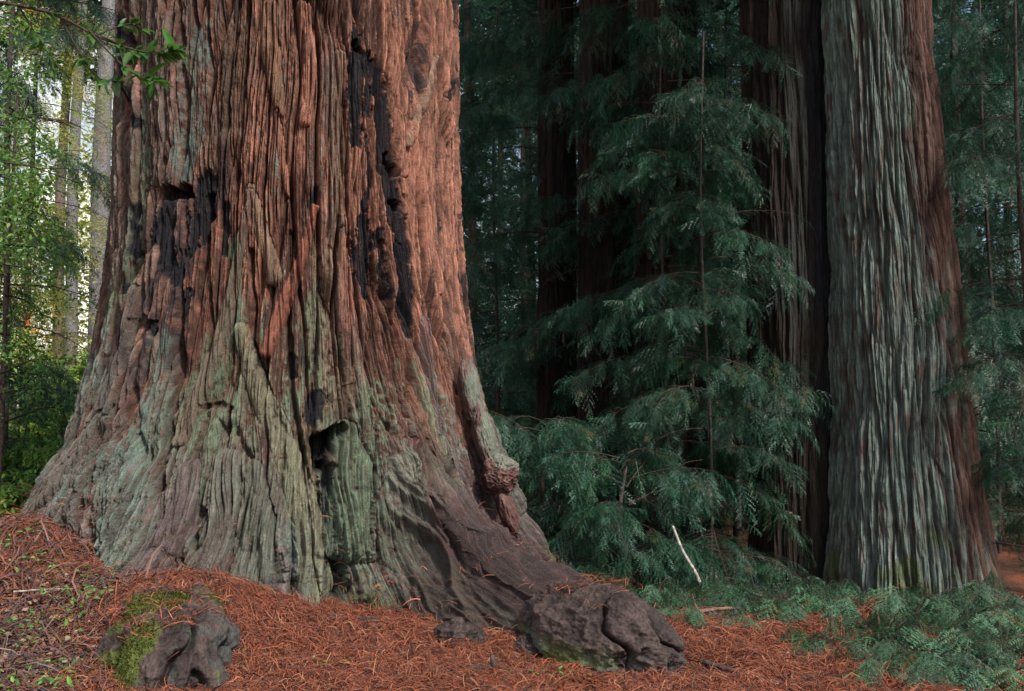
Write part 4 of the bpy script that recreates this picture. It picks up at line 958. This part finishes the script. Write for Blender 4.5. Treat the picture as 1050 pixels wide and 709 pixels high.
gc = b.build("ground_cover", [M_SPROUT]); gc['kind'] = 'stuff'; gc['label'] = "low green sprays covering the ground right of the root"; gc['category'] = 'ground cover'
# little green weeds and dead leaves at lower left
b = Bag(); r = np.random.default_rng(830); n = 2200
X = r.uniform(-4.9, -2.4, n); Y = r.uniform(5.4, 8.4, n); k = (X + (Y - 6) * .25 < -2.55) & (noise2(X * 3, Y * 3, 66) > -.05); X, Y = X[k], Y[k]
leaves(b, np.stack([X, Y, G(X, Y) + r.uniform(.02, .10, len(X))], -1), np.stack([r.standard_normal(len(X)), r.standard_normal(len(X)), .3 + .3 * r.standard_normal(len(X))], -1), .05, r, 0, .3)
for (cx_, cy_, kk) in ((-1.15, 6.3, 60), (.25, 6.15, 60), (-1.9, 6.4, 20)):
    X = cx_ + r.normal(0, .10, kk); Y = cy_ + r.normal(0, .06, kk)
    leaves(b, np.stack([X, Y, G(X, Y) + r.uniform(.01, .06, kk)], -1), r.standard_normal((kk, 3)) + [0, 0, .5], .035, r, 0, .3)
w_ = b.build("small_weeds", [M_HUCK]); w_['kind'] = 'stuff'; w_['label'] = "small green weeds scattered over the lower left ground"; w_['category'] = 'weeds'
b = Bag(); n = 3200; X = r.uniform(-4.9, -2.3, n); Y = r.uniform(5.4, 8.0, n); k = (X + (Y - 6) * .25 < -2.5); X, Y = X[k], Y[k]
leaves(b, np.stack([X, Y, G(X, Y) + r.uniform(.005, .04, len(X))], -1), np.stack([r.standard_normal(len(X)), r.standard_normal(len(X)), .15 * r.standard_normal(len(X))], -1), .055, r, 0, .35, (.26, .17, .11), .3)
w_ = b.build("dead_leaves", [M_LITTER]); w_['kind'] = 'stuff'; w_['label'] = "pale brown dead leaves on the lower left ground"; w_['category'] = 'litter'

# ------------------------------------------------------------------ sticks and twigs
def gpx(u, v, dz=0.0):                             # photo pixel -> point on the ground
    rr_ = ray(u, v)
    for y in np.arange(4.5, 20, .02):
        k = y / rr_[1]; x = rr_[0] * k; z = CAMZ + rr_[2] * k
        if z <= float(G(x, y)) + dz: return np.array([x, y, float(G(x, y)) + dz])
    return at(u, v, 12)
def stick(name, label, pts, r0, r1, m_, cat="stick", forks=(), dz=.03, rough=.15):
    P = np.array([p if len(p) == 3 and not isinstance(p, tuple) else (gpx(p[0], p[1], dz) if len(p) == 2 else at(*p)) for p in pts])
    o0 = P[0].copy(); b = Bag(); Q = spline(P - o0, 18); V, Fc = tube(Q, np.linspace(r0, r1, 18), 8, rough, len(label)); b.add(V, Fc, 0)
    for fk in forks:
        Pf = np.array([(gpx(p[0], p[1], dz) if len(p) == 2 else at(*p)) for p in fk]) - o0
        V, Fc = tube(spline(Pf, 10), np.linspace(r1 * 1.1, r1 * .4, 10), 6, rough, len(label) + 3); b.add(V, Fc, 0)
    o = b.build(name, [m_], None, True, o0); tag(o, label, cat); return o
stick("fallen_stick", "reddish brown stick lying at the bottom left", [(27, 654), (50, 666), (75, 680), (97, 692)], .016, .011, M_DEADWOOD)
stick("fallen_twig", "long pale grey twig lying across the left needles", [(14, 608), (45, 606), (75, 605)], .008, .004, M_PALE, forks=[[(45, 606), (58, 618), (72, 634)]], dz=.05)
stick("fallen_twig", "thin dark twig arching over the left needles", [(20, 585), (60, 600), (80, 620), (92, 645)], .006, .003, M_DARKWOOD, dz=.07)
stick("fallen_twig", "curved pale twig lying on the red needles in front of the giant trunk", [(438, 668), (400, 672), (395, 682), (405, 688)], .007, .004, M_PALE)
stick("fallen_log", "broken piece of dark wood at the bottom centre", [(435, 691), (470, 690), (500, 687)], .028, .035, M_DARKWOOD, "log", forks=[[(497, 688), (506, 681, 6.3), (504, 672, 6.3)]], dz=.02, rough=.3)
stick("fallen_log", "pale grey fallen log behind the green sprouts", [(762, 600), (800, 600), (830, 607), (842, 612)], .05, .03, M_PALE, "log", dz=.07)
stick("fallen_branch", "bare pale branch leaning down to the ground behind the sprouts", [(690, 540, 10.6), (700, 565, 10.4), (712, 585, 10.2), (718, 598, 10.1)], .014, .018, M_PALE, "branch")
stick("fallen_stick", "dead branch lying among the sprouts left of the largest one", [(716, 628), (735, 625), (756, 624)], .018, .012, M_DEADWOOD, forks=[[(716, 628), (712, 618), (710, 610)]], dz=.10)
stick("fallen_stick", "rotting dark branch lying on the red needles right of the root", [(722, 681), (740, 686), (763, 690)], .022, .016, M_DARKWOOD)
stick("fallen_stick", "thin reddish branch on the needles behind the rotting branch", [(715, 648), (735, 645), (756, 643)], .014, .009, M_DEADWOOD)
stick("fallen_stick", "pale thin branch on the needles left of the corner sprouts", [(797, 670), (815, 671), (838, 672)], .010, .007, M_PALE)
stick("fallen_stick", "short orange-brown stick before the lichen-covered tree's foot", [(922, 598), (930, 604), (937, 610)], .02, .016, M_DEADWOOD, dz=.05)
stick("fallen_stick", "short pale stick under the gap between the twin trees", [(850, 617), (862, 623)], .018, .014, M_PALE, dz=.06)
stick("dead_twig", "white forked dead twig standing against the giant trunk's left foot", [(160, 524, 8.45), (143, 510, 8.5), (141, 495, 8.5), (126, 484, 8.55)], .008, .005, M_PALE, "twig", forks=[[(126, 484, 8.55), (118, 490, 8.5), (107, 510, 8.5)]])
stick("dead_twig", "thin arching stem rising among the sprouts at lower right", [(868, 670, 7.2), (876, 655, 7.2), (890, 647, 7.2)], .005, .003, M_PALE, "twig")
stick("dead_twig", "bare grey twig hanging in front of the lower right corner", [(972, 672), (990, 682), (1008, 692)], .010, .006, M_DARKWOOD, "twig", dz=.12)
def c_stone(D, h, V): return mix(np.broadcast_to(np.array([.05, .045, .04]), D.shape), (.15, .17, .03), sst(-.1, .4, D[..., 2] + .4 * h))
p = gpx(712, 618, .0); o = blob("mossy_stone", (0, 0, 0), (.13, .12, .14), None, M_ROOT, c_stone, (70, 50), .25, 2.2, 91); o.location = p + np.array([0, 0, .03]); tag(o, "small dark stone with a yellow-green moss cap among the sprouts", "stone")
